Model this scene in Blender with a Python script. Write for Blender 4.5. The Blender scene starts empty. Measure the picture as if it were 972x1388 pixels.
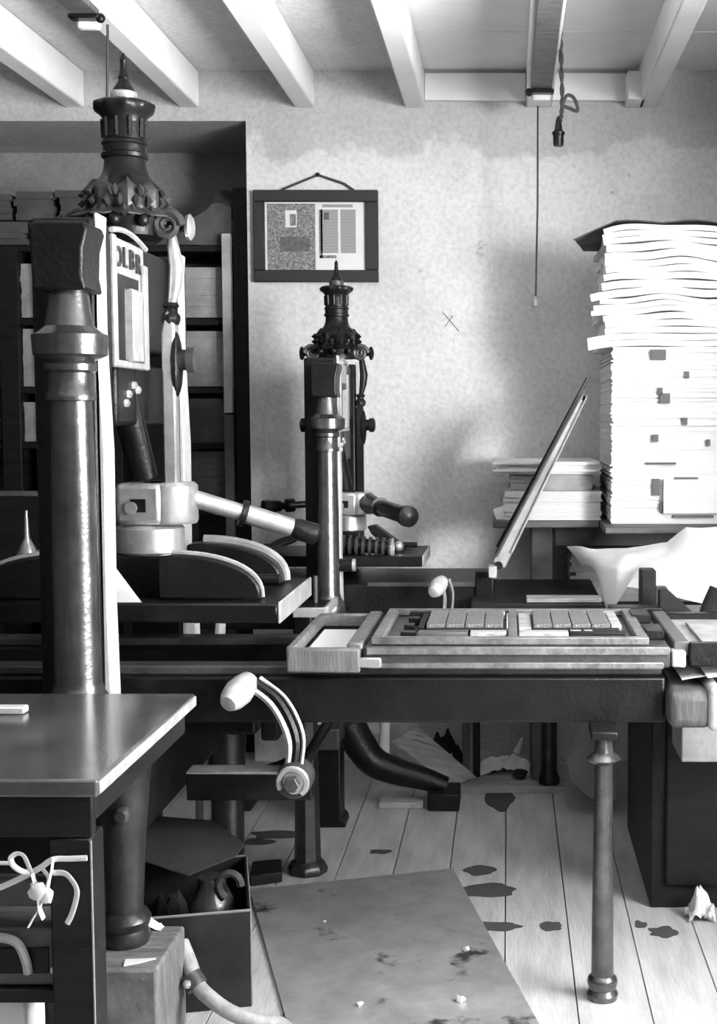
import bpy, bmesh, math, random
from mathutils import Vector, Matrix, noise
random.seed(7)
scn = bpy.context.scene
COL = scn.collection
PI = math.pi

# ------------------------------------------------------------------ camera
FPX, VPX, VPY, CY, CAMZ = 1770.0, 690.0, 565.0, 694.0, 1.23
PITCH = math.atan((CY - VPY) / FPX)
cam_d = bpy.data.cameras.new('camera')
cam = bpy.data.objects.new('camera', cam_d); COL.objects.link(cam)
cam.location = (0, 0, CAMZ)
cam.rotation_euler = (PI/2 - PITCH, 0, 0)
cam_d.sensor_width = 36.0
cam_d.lens = FPX / 1388.0 * 36.0
cam_d.shift_x = -(VPX - 486.0) / 1388.0
cam_d.clip_start = 0.02
scn.camera = cam

# ------------------------------------------------------------------ light
w = bpy.data.worlds.new('daylight'); scn.world = w; w.use_nodes = True
w.node_tree.nodes['Background'].inputs[0].default_value = (0.8, 0.8, 0.8, 1)
w.node_tree.nodes['Background'].inputs[1].default_value = 0.5

def area(name, loc, target, sx, sy, power):
    d = bpy.data.lights.new(name, 'AREA'); d.shape = 'RECTANGLE'; d.size = sx; d.size_y = sy; d.energy = power
    o = bpy.data.objects.new(name, d); COL.objects.link(o)
    o.location = loc
    o.rotation_euler = (Vector(target) - Vector(loc)).to_track_quat('-Z', 'Z').to_euler()
    return o
WIN_Y0, WIN_Y1, WIN_Z0, WIN_Z1, RX = 0.2, 2.55, 0.76, 2.16, 1.25
WYC, WZC = (WIN_Y0 + WIN_Y1)/2, (WIN_Z0 + WIN_Z1)/2
area('window_daylight', (RX + 0.36, 1.75, WZC), (0, 1.75, WZC), 0.95, 1.4, 175)
area('ceiling_fill', (RX + 0.9, 1.7, 0.1), (RX + .3, 1.8, 0.9), 1.7, 0.6, 1250)  # added lamp, brightens ceiling and joists from below through the window
area('wall_key', (3.67, -2.9, 1.65), (RX, 1.5, 1.5), 1.3, 1.5, 600)  # added lamp, gives the back wall its lit area and shadow edge
vs = scn.view_settings
vs.view_transform = 'Standard'; vs.look = 'None'; vs.gamma = 1.0; vs.use_curve_mapping = False
vs.exposure = -0.15

# ------------------------------------------------------------------ helpers
CP, SP = math.cos(PITCH), math.sin(PITCH)
def at(px, py, y):
    """point of the room that stands at depth y (metres) and shows at photo pixel px, py"""
    X = (px - VPX) / FPX; Y = (CY - py) / FPX
    dy = CP + Y * SP; dz = -SP + Y * CP
    k = y / dy
    return Vector((X * k, y, CAMZ + dz * k))
def ax(px, y): return at(px, VPY, y).x
def az(py, y): return at(VPX, py, y).z

MATS = {}
def mat(name, base, rough=0.6, metal=0.0, var=0.0, vscale=8.0, bump=0.0, bscale=60.0, stretch=(1, 1, 1), spec=0.5, dark=None, dthr=0.6, dscale=4.0, coat=0.0):
    if name in MATS: return MATS[name]
    m = bpy.data.materials.new(name); m.use_nodes = True; nt = m.node_tree; N = nt.nodes; L = nt.links
    b = N['Principled BSDF']
    b.inputs['Base Color'].default_value = (base, base, base, 1); b.inputs['Roughness'].default_value = rough
    b.inputs['Metallic'].default_value = metal; b.inputs['Specular IOR Level'].default_value = spec
    b.inputs['Coat Weight'].default_value = coat
    tc = N.new('ShaderNodeTexCoord'); mp = N.new('ShaderNodeMapping'); mp.inputs['Scale'].default_value = stretch
    L.new(tc.outputs['Object'], mp.inputs['Vector'])
    col = None
    if var > 0:
        nz = N.new('ShaderNodeTexNoise'); nz.inputs['Scale'].default_value = vscale; nz.inputs['Detail'].default_value = 6; nz.inputs['Roughness'].default_value = 0.65
        L.new(mp.outputs[0], nz.inputs['Vector'])
        cr = N.new('ShaderNodeValToRGB'); lo = max(0, base * (1 - var)); hi = min(1, base * (1 + var))
        cr.color_ramp.elements[0].position = 0.3; cr.color_ramp.elements[0].color = (lo, lo, lo, 1)
        cr.color_ramp.elements[1].position = 0.7; cr.color_ramp.elements[1].color = (hi, hi, hi, 1)
        L.new(nz.outputs['Fac'], cr.inputs[0]); col = cr.outputs[0]
    if dark is not None:
        n2 = N.new('ShaderNodeTexNoise'); n2.inputs['Scale'].default_value = dscale; n2.inputs['Detail'].default_value = 4; n2.inputs['Roughness'].default_value = 0.6
        L.new(mp.outputs[0], n2.inputs['Vector'])
        c2 = N.new('ShaderNodeValToRGB'); c2.color_ramp.elements[0].position = dthr; c2.color_ramp.elements[0].color = (0, 0, 0, 1)
        c2.color_ramp.elements[1].position = dthr + 0.08; c2.color_ramp.elements[1].color = (1, 1, 1, 1)
        L.new(n2.outputs['Fac'], c2.inputs[0])
        mx = N.new('ShaderNodeMix'); mx.data_type = 'RGBA'
        L.new(c2.outputs[0], mx.inputs[0])
        if col: L.new(col, mx.inputs[6])
        else: mx.inputs[6].default_value = (base, base, base, 1)
        mx.inputs[7].default_value = (dark, dark, dark, 1); col = mx.outputs[2]
    if col: L.new(col, b.inputs['Base Color'])
    if bump > 0:
        nb = N.new('ShaderNodeTexNoise'); nb.inputs['Scale'].default_value = bscale; nb.inputs['Detail'].default_value = 4
        L.new(mp.outputs[0], nb.inputs['Vector'])
        bp = N.new('ShaderNodeBump'); bp.inputs['Strength'].default_value = bump; bp.inputs['Distance'].default_value = 0.01
        L.new(nb.outputs['Fac'], bp.inputs['Height']); L.new(bp.outputs[0], b.inputs['Normal'])
    MATS[name] = m
    return m

iron = mat('black_iron', 0.007, 0.36, 0.0, 0.5, 14, 0.15, 90, spec=0.28)
iron_g = mat('grey_iron', 0.055, 0.42, 0.2, 0.4, 18, 0.15, 90)
steel = mat('worn_bright_steel', 0.62, 0.34, 0.75, 0.2, 25, 0.06, 140)
column_m = mat('polished_dark_iron', 0.14, 0.27, 0.8, 0.4, 20, 0.06, 120)
dull = mat('dull_iron', 0.17, 0.45, 0.3, 0.45, 30, 0.2, 120)
legm = mat('dark_leg_iron', 0.05, 0.32, 0.6, 0.4, 20, 0.08, 120)
facem = mat('scoured_face', 0.6, 0.45, 0.15, 0.15, 25, 0.08, 120)
castm = mat('lit_cast_iron', 0.42, 0.45, 0.25, 0.25, 30, 0.12, 120)  # paler iron, for bright metal and for light put into facing parts
dwood = mat('dark_wood', 0.011, 0.5, 0, 0.5, 6, 0.1, 40, (1, 1, 6), spec=.25)
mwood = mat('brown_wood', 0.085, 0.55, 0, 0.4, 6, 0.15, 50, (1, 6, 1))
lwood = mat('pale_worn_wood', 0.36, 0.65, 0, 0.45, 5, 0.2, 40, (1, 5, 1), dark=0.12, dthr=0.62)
slab_m = mat('polished_slab', 0.07, 0.15, 0, 0.6, 5, 0.03, 200, spec=0.7)
sheet_m = mat('stained_zinc', 0.46, 0.4, 0.55, 0.25, 9, 0.06, 150, dark=0.06, dthr=0.6, dscale=7)
paper = mat('white_paper', 0.68, 0.8, 0, 0.06, 8, 0.1, 40)
paper_e = mat('paper_edges', 0.62, 0.85, 0, 0.1, 20, 0.3, 50, (1, 1, 12))
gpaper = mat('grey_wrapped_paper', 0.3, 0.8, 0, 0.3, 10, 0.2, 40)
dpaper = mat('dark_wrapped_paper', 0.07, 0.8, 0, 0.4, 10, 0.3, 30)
mark_m = mat('dark_slip_paper', 0.1, 0.8)
cloth_d = mat('dark_cloth', 0.014, 0.9, 0, 0.4, 12, 0.3, 60)
cloth_w = mat('white_cloth', 0.75, 0.9, 0, 0.1, 14, 0.3, 60)
type_m = mat('type_metal', 0.2, 0.5, 0.3, 0.6, 160, 0.7, 300)
frame_m = mat('black_frame', 0.018, 0.5)
twine_m = mat('white_twine', 0.8, 0.8)
cord_m = mat('dark_cord', 0.04, 0.7)
wpaint = mat('white_paint', 0.78, 0.6, 0, 0.06, 5, 0.12, 30)
gpaint = mat('grey_casing', 0.11, 0.5, 0, 0.5, 10, 0.1, 40, (1, 5, 1))
stain_m = mat('ink_stain', 0.07, 0.7)
porcelain = mat('porcelain', 0.8, 0.3)

class MB:
    def __init__(s): s.v = []; s.f = []
    def add(s, vs_, fs_):
        o = len(s.v); s.v += [Vector(p) for p in vs_]; s.f += [tuple(i + o for i in f) for f in fs_]; return s
    def box(s, x0, x1, y0, y1, z0, z1, M=None):
        p = [Vector((x, y, z)) for z in (z0, z1) for y in (y0, y1) for x in (x0, x1)]
        if M: p = [M @ q for q in p]
        return s.add(p, [(0, 2, 3, 1), (4, 5, 7, 6), (0, 1, 5, 4), (2, 6, 7, 3), (0, 4, 6, 2), (1, 3, 7, 5)])
    def tube(s, pts, r, n=10, cap=True, flat=1.0):
        pts = [Vector(p) for p in pts]; rs = r if isinstance(r, (list, tuple)) else [r] * len(pts)
        vs_, fs_ = [], []; ref = None
        for i, p in enumerate(pts):
            t = (pts[min(i + 1, len(pts) - 1)] - pts[max(i - 1, 0)])
            t = t.normalized() if t.length > 1e-9 else Vector((0, 0, 1))
            if ref is None: ref = Vector((0, 0, 1)) if abs(t.z) < 0.9 else Vector((0, 1, 0))
            a = (ref - t * ref.dot(t)).normalized(); ref = a; b = t.cross(a)
            for k in range(n):
                th = 2 * PI * k / n; vs_.append(p + a * math.cos(th) * rs[i] + b * math.sin(th) * rs[i] * flat)
        for i in range(len(pts) - 1):
            for k in range(n):
                fs_.append((i*n + k, i*n + (k+1) % n, (i+1)*n + (k+1) % n, (i+1)*n + k))
        if cap: fs_ += [tuple(range(n))[::-1], tuple(range((len(pts)-1)*n, len(pts)*n))]
        return s.add(vs_, fs_)
    def cyl(s, p0, p1, r0, r1=None, n=20): return s.tube([p0, p1], [r0, r0 if r1 is None else r1], n)
    def lathe(s, c, prof, n=28, mod=None, axis='z'):
        """prof = [(height, radius)] about an axis through c"""
        c = Vector(c); vs_, fs_ = [], []
        for h, r in prof:
            for k in range(n):
                th = 2*PI*k/n; rr = max(r, 1e-4) * (mod(th, h) if mod else 1)
                q = (rr*math.cos(th), rr*math.sin(th), h)
                if axis == 'y': q = (q[0], q[2], q[1])
                if axis == 'x': q = (q[2], q[0], q[1])
                vs_.append(c + Vector(q))
        for i in range(len(prof) - 1):
            for k in range(n): fs_.append((i*n+k, i*n+(k+1) % n, (i+1)*n+(k+1) % n, (i+1)*n+k))
        fs_ += [tuple(range(n))[::-1], tuple(range((len(prof)-1)*n, len(prof)*n))]
        return s.add(vs_, fs_)
    def prism(s, poly, plane, a, b):
        def q(p, t): return {'xz': (p[0], t, p[1]), 'xy': (p[0], p[1], t), 'yz': (t, p[0], p[1])}[plane]
        n = len(poly)
        return s.add([q(p, a) for p in poly] + [q(p, b) for p in poly],
                     [tuple(range(n))[::-1], tuple(range(n, 2*n))] + [(i, (i+1) % n, n + (i+1) % n, n + i) for i in range(n)])
    def ball(s, c, r, sc=(1, 1, 1), n=14, bump=0.0, seed=0.0):
        c = Vector(c); m = n // 2; vs_, fs_ = [], []
        for i in range(m + 1):
            ph = PI * i / m
            for k in range(n):
                th = 2*PI*k/n; d = Vector((math.sin(ph)*math.cos(th), math.sin(ph)*math.sin(th), math.cos(ph)))
                rr = r * (1 + bump * noise.noise(d * 1.9 + Vector((seed, seed, 0))))
                vs_.append(c + Vector((d.x*sc[0], d.y*sc[1], d.z*sc[2])) * rr)
        for i in range(m):
            for k in range(n): fs_.append((i*n+k, i*n+(k+1) % n, (i+1)*n+(k+1) % n, (i+1)*n+k))
        return s.add(vs_, fs_)
    def surf(s, fn, nu, nv, th=0.001):
        """sheet fn(u, v) -> point, with a real thickness th"""
        P = [[Vector(fn(i/nu, j/nv)) for i in range(nu+1)] for j in range(nv+1)]
        vs_ = []; W = nu + 1; H = nv + 1
        for sgn in (0, 1):
            for j in range(H):
                for i in range(W):
                    du = P[j][min(i+1, nu)] - P[j][max(i-1, 0)]; dv = P[min(j+1, nv)][i] - P[max(j-1, 0)][i]
                    n_ = du.cross(dv); n_ = n_.normalized() if n_.length > 1e-12 else Vector((0, 0, 1))
                    vs_.append(P[j][i] - n_ * th * sgn)
        o = W*H; fs_ = []
        for j in range(nv):
            for i in range(nu):
                a = j*W+i; fs_.append((a, a+1, a+W+1, a+W)); fs_.append((o+a, o+a+W, o+a+W+1, o+a+1))
        for i in range(nu):
            fs_.append((i, o+i, o+i+1, i+1)); a = nv*W+i; fs_.append((a, a+1, o+a+1, o+a))
        for j in range(nv):
            a = j*W; fs_.append((a, a+W, o+a+W, o+a)); a = j*W+nu; fs_.append((a, o+a, o+a+W, a+W))
        return s.add(vs_, fs_)
    def build(s, name, m, parent=None, bevel=0.0, seg=2, flat=False, sub=0):
        me = bpy.data.meshes.new(name); me.from_pydata([tuple(p) for p in s.v], [], s.f)
        bm = bmesh.new(); bm.from_mesh(me)
        bmesh.ops.remove_doubles(bm, verts=bm.verts, dist=1e-6)
        bmesh.ops.recalc_face_normals(bm, faces=bm.faces); bm.to_mesh(me); bm.free()
        if not flat:
            for p in me.polygons: p.use_smooth = True
            me.set_sharp_from_angle(angle=math.radians(38))
        me.materials.append(m); me.update()
        o = bpy.data.objects.new(name, me); COL.objects.link(o)
        # origin at the base centre of the mesh
        xs = [v.co.x for v in me.vertices]; ys = [v.co.y for v in me.vertices]; zs = [v.co.z for v in me.vertices]
        c = Vector(((min(xs)+max(xs))/2, (min(ys)+max(ys))/2, min(zs)))
        me.transform(Matrix.Translation(-c)); o.location = c
        if parent is not None: attach(o, parent)
        if bevel > 0:
            md = o.modifiers.new('edge', 'BEVEL'); md.width = bevel; md.segments = seg; md.limit_method = 'ANGLE'; md.angle_limit = math.radians(40)
        return o
def wpos(o):
    p = o.location.copy()
    while o.parent: o = o.parent; p += o.location
    return p
def attach(o, parent):
    o.location = o.location - wpos(parent); o.parent = parent
def tag(o, label, cat, group=None):
    o['label'] = label; o['category'] = cat
    if group: o['group'] = group
    return o
def thing(name, loc, label, cat, group=None):
    o = bpy.data.objects.new(name, None); COL.objects.link(o); o.location = loc; o.empty_display_size = 0.1
    return tag(o, label, cat, group)
def struct(o): o['kind'] = 'structure'; return o
def copy_to(o, loc):
    c = o.copy(); COL.objects.link(c); c.location = loc; return c
def arc(cx, cz, r, a0, a1, n): return [(cx + r*math.cos(math.radians(a0+(a1-a0)*i/n)), cz + r*math.sin(math.radians(a0+(a1-a0)*i/n))) for i in range(n+1)]
def bez(p, n=16):
    """Catmull-Rom through the points p"""
    p = [Vector(q) for q in p]; p = [p[0]*2 - p[1]] + p + [p[-1]*2 - p[-2]]; out = []
    for i in range(1, len(p) - 2):
        for k in range(n):
            t = k/n; out.append(0.5*((2*p[i]) + (p[i+1]-p[i-1])*t + (2*p[i-1]-5*p[i]+4*p[i+1]-p[i+2])*t*t + (3*p[i]-p[i-1]-3*p[i+1]+p[i+2])*t**3))
    return out + [p[-2]]

# ------------------------------------------------------------------ structure
WY, CEIL, JB = 4.6, 2.42, 2.295
LX, FY = -2.45, -1.0
ALX, ALZ, ALY = -0.91, 2.25, 5.15

def plaster(name, base, stain_z=None):
    m = bpy.data.materials.new(name); m.use_nodes = True; nt = m.node_tree; N = nt.nodes; L = nt.links; b = N['Principled BSDF']
    b.inputs['Roughness'].default_value = 0.85; b.inputs['Specular IOR Level'].default_value = 0.2
    ge = N.new('ShaderNodeNewGeometry'); pos = ge.outputs['Position']
    def ns(scale, detail=6, rough=0.6):
        n_ = N.new('ShaderNodeTexNoise'); n_.inputs['Scale'].default_value = scale; n_.inputs['Detail'].default_value = detail; n_.inputs['Roughness'].default_value = rough
        L.new(pos, n_.inputs['Vector']); return n_.outputs['Fac']
    def ramp(fac, p0, c0, p1, c1):
        r = N.new('ShaderNodeValToRGB'); r.color_ramp.elements[0].position = p0; r.color_ramp.elements[0].color = (c0, c0, c0, 1)
        r.color_ramp.elements[1].position = p1; r.color_ramp.elements[1].color = (c1, c1, c1, 1); L.new(fac, r.inputs[0]); return r.outputs[0]
    def mul(a, b_):
        x = N.new('ShaderNodeMix'); x.data_type = 'RGBA'; x.blend_type = 'MULTIPLY'; x.inputs[0].default_value = 1.0; L.new(a, x.inputs[6]); L.new(b_, x.inputs[7]); return x.outputs[2]
    c = ramp(ns(3.2), 0.3, base*0.8, 0.66, base)
    c = mul(c, ramp(ns(55, 3), 0.3, 0.82, 0.6, 1.0))
    c = mul(c, ramp(ns(9, 8, 0.75), 0.26, 0.4, 0.36, 1.0))
    if stain_z:
        sx = N.new('ShaderNodeSeparateXYZ'); L.new(pos, sx.inputs[0])
        m1 = N.new('ShaderNodeMath'); m1.operation = 'MULTIPLY_ADD'; L.new(ns(4.5, 5), m1.inputs[0]); m1.inputs[1].default_value = 0.42; L.new(sx.outputs[2], m1.inputs[2])
        c = mul(c, ramp(m1.outputs[0], 0.0, 1, 1, 1) if False else stepz(N, L, m1.outputs[0], stain_z))
    L.new(c, b.inputs['Base Color'])
    bp = N.new('ShaderNodeBump'); bp.inputs['Strength'].default_value = 0.35; bp.inputs['Distance'].default_value = 0.02
    L.new(ns(24, 7, 0.65), bp.inputs['Height']); L.new(bp.outputs[0], b.inputs['Normal'])
    return m
def stepz(N, L, val, z):
    mr = N.new('ShaderNodeMapRange'); mr.inputs[1].default_value = z; mr.inputs[2].default_value = z + 0.035; mr.inputs[3].default_value = 1.0; mr.inputs[4].default_value = 0.78
    L.new(val, mr.inputs[0]); return mr.outputs[0]
wall_m = plaster('whitewashed_plaster', 0.74, 2.345)
dim_m = plaster('fill_cutting_plaster', 0.13)  # unseen walls kept dark to cut the bounced light
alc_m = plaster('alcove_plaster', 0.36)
ceil_m = plaster('ceiling_plaster', 0.72)

T = 0.3
wb = struct(MB().box(ALX, RX, WY, WY+T+0.5, 0, CEIL+0.02).build('wall_back', wall_m))
struct(MB().box(LX, ALX, WY, WY+T+0.5, ALZ, CEIL+0.02).build('wall_lintel', wall_m))
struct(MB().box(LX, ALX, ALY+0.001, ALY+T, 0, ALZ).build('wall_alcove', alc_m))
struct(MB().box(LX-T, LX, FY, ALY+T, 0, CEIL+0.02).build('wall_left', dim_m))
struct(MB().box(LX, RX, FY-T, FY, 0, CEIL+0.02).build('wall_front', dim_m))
RT = 0.3
rw = MB()
rw.box(RX, RX+RT, FY-T, WIN_Y0, 0, CEIL+0.02).box(RX, RX+RT, WIN_Y1, WY+T, 0, CEIL+0.02)
rw.box(RX, RX+RT, WIN_Y0, WIN_Y1, 0, WIN_Z0).box(RX, RX+RT, WIN_Y0, WIN_Y1, WIN_Z1, CEIL+0.02)
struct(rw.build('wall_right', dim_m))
win = MB(); fx0, fx1 = RX+RT-0.1, RX+RT-0.05
win.box(fx0, fx1, WIN_Y0, WIN_Y0+0.05, WIN_Z0, WIN_Z1).box(fx0, fx1, WIN_Y1-0.05, WIN_Y1, WIN_Z0, WIN_Z1)
win.box(fx0, fx1, WIN_Y0, WIN_Y1, WIN_Z0, WIN_Z0+0.05).box(fx0, fx1, WIN_Y0, WIN_Y1, WIN_Z1-0.05, WIN_Z1)
win.box(fx0, fx1, (WIN_Y0+WIN_Y1)/2-0.02, (WIN_Y0+WIN_Y1)/2+0.02, WIN_Z0, WIN_Z1)
wo = struct(win.build('window_1', wpaint))

# floor: boards running into the room
floor = struct(MB().box(LX, RX, FY, ALY, -0.06, -0.02).build('floor', dwood))
def floor_mat():
    m = mat('bleached_floor_board', 0.47, 0.7, 0, 0.25, 5, 0.2, 40, (3.5, 0.6, 1), dark=0.13, dthr=0.63, dscale=2.4)
    return m
fm = floor_mat()
x = LX + 0.01; i = 0
while x < RX:
    wd = 0.152; x1 = min(x + wd - 0.0025, RX)
    if x1 - x > 0.02:
        b = MB().box(x, x1, FY, ALY, -0.02, random.uniform(-0.0015, 0)).build('floor_board', fm, floor, 0.001, 1)
    x += wd; i += 1
for (px, py, rx, ry, sd) in [(652, 1192, .04, .016, 1), (652, 1216, .0, 0, 3), (660, 1222, .075, .022, 4), (672, 1272, .06, .012, 5), (748, 1272, .03, .014, 6), (375, 1142, .08, .018, 7), (350, 1152, .05, .012, 8), (515, 1166, .03, .01, 9), (898, 1280, .035, .015, 10), (868, 1270, .015, .01, 11), (678, 1090, .04, .06, 12)]:
    if rx == 0: continue
    d = FPX*CAMZ/(py-VPY); c = at(px, py, d); pts = []
    for k in range(22):
        th = 2*PI*k/22; rr = 1 + 0.45*noise.noise(Vector((math.cos(th)*1.4+sd*7, math.sin(th)*1.4, sd)))
        pts.append((c.x + rx*rr*math.cos(th), c.y + ry*2.2*rr*math.sin(th)))
    MB().prism(pts, 'xy', 0.0003, 0.0012).build('ink_stain', stain_m, floor)

# ceiling: wide boards across the room, over joists
ceil = struct(MB().box(LX, RX, FY, WY, CEIL+0.02, CEIL+0.06).build('ceiling', dwood))
yb = WY; k = 0
for wdt in (0.46, 0.40, 0.42, 0.44, 0.42, 0.44, 0.42, 0.44, 0.42, 0.44, 0.5, 0.5, 0.5):
    y0 = max(yb - wdt, FY)
    if yb - y0 > 0.05: MB().box(-0.325, RX, y0 + 0.008, yb, CEIL, CEIL+0.02).build('ceiling_board', wpaint, ceil, 0.003, 1)
    yb = y0
MB().box(LX, -0.327, FY, WY, CEIL, CEIL+0.02).build('ceiling_plaster', ceil_m, ceil)
JX = [-1.89, -1.50, -1.104, -0.706, -0.325, 0.104, 0.478, 0.87]
JN = ['above the far end of the left recess', 'above the stacked bundles in the recess', 'beside the finial of the tall front press', 'left of the framed print, over the recess edge', 'between the framed print and the pull cord', 'carrying a grey casing strip and the long cord', 'right of the lamp flex, above the paper table', 'over the tall paper stack by the side wall']
for jx, jn in zip(JX, JN):
    hw = 0.034 if jx != 0.104 else 0.044
    o = MB().box(jx-hw, jx+hw, FY, WY, JB, CEIL).build('joist', wpaint, ceil, 0.006, 2)
# blocking boards between the joists where they meet the wall
for a, b in ((-0.29, 0.058), (0.15, 0.442)):
    MB().box(a, b, WY-0.02, WY-0.001, JB+0.02, CEIL-0.012).build('blocking_board', wpaint, ceil, 0.002, 1)
MB().box(0.40, 0.46, WY-0.12, WY-0.001, JB, CEIL-0.03).build('joist_packing', wpaint, ceil, 0.003, 1)

# casing strips under two joists, hooks, cords
def casing(jx, y1, label, hookside):
    t = thing('casing_strip', (jx, y1, JB-0.03), label, 'casing')
    MB().box(jx-0.033, jx+0.033, FY+0.02, y1, JB-0.022, JB-0.0015).build('strip', gpaint, t, 0.003, 1)
    MB().box(jx-0.04, jx+0.04, y1-0.035, y1, JB-0.034, JB-0.022).build('end_clip', iron, t, 0.003, 1)
    MB().ball((jx+hookside*0.04, y1-0.017, JB-0.03), 0.013).build('knob', iron, t)
    MB().box(jx-0.03, jx+0.03, y1, y1+0.03, JB-0.05, JB-0.002).build('end_block', wpaint, t, 0.008, 2)
    return t
casing(0.104, az(0, 1)*0 + 4.28, 'grey casing strip with black clip along the underside of a joist above the pull cord', -1)
casing(-1.104, 3.50, 'grey casing strip ending beside the spike of the tall press', 1)
# long pull cord with acorn
p0 = at(729, 152, 4.295); p1 = at(726, 408, 4.295)
t = thing('pull_cord', p1, 'thin dark pull cord with a small acorn hanging before the white wall', 'cord')
MB().tube([p0 + Vector((0, 0, 0.02)), p0, (p0+p1)/2 + Vector((0.003, 0, 0)), p1], 0.0035, 6).build('cord', cord_m, t)
MB().lathe(p1, [(-0.02, 0.004), (-0.018, 0.011), (-0.004, 0.012), (0.004, 0.007), (0.012, 0.008), (0.016, 0.003)], 12).build('acorn', mat('worn_knob', .35, .5), t)
p0 = at(146, 44, 3.515); p1 = at(145, 170, 3.515)
tag(MB().tube([p0 + Vector((0, 0, 0.02)), p0, p1, p1 + Vector((0, 0, -.1))], 0.0035, 6).build('pull_cord', cord_m), 'straight dark cord dropping behind the finial of the tall press', 'cord')
# lamp flex with bulb holder
q = [at(758, -60, 3.9), at(760, 60, 3.9), at(762, 140, 3.9), at(758, 170, 3.9)]
q[0].z = CEIL
t = thing('lamp_flex', q[-1], 'twisted flex with an empty dark bulb holder hanging right of the pull cord', 'flex')
fl = bez(q, 14)
for ph in (0, PI):
    MB().tube([p + Vector((0.004*math.cos(i*0.9+ph), 0.004*math.sin(i*0.9+ph), 0)) for i, p in enumerate(fl)], 0.0038, 6).build('strand', cord_m, t)
lp = bez([at(761, 148, 3.9), at(768, 130, 3.9), at(778, 133, 3.9), at(783, 150, 3.9), at(770, 146, 3.9), at(762, 144, 3.9)], 6)
MB().tube(lp, 0.0055, 6).build('loop', cord_m, t)
MB().lathe(at(757, 198, 3.9), [(0, .014), (.012, .016), (.03, .016), (.034, .019), (.04, .019), (.046, .012), (.075, .008), (.085, .004)], 14).build('bulb_holder', iron, t)

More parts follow.
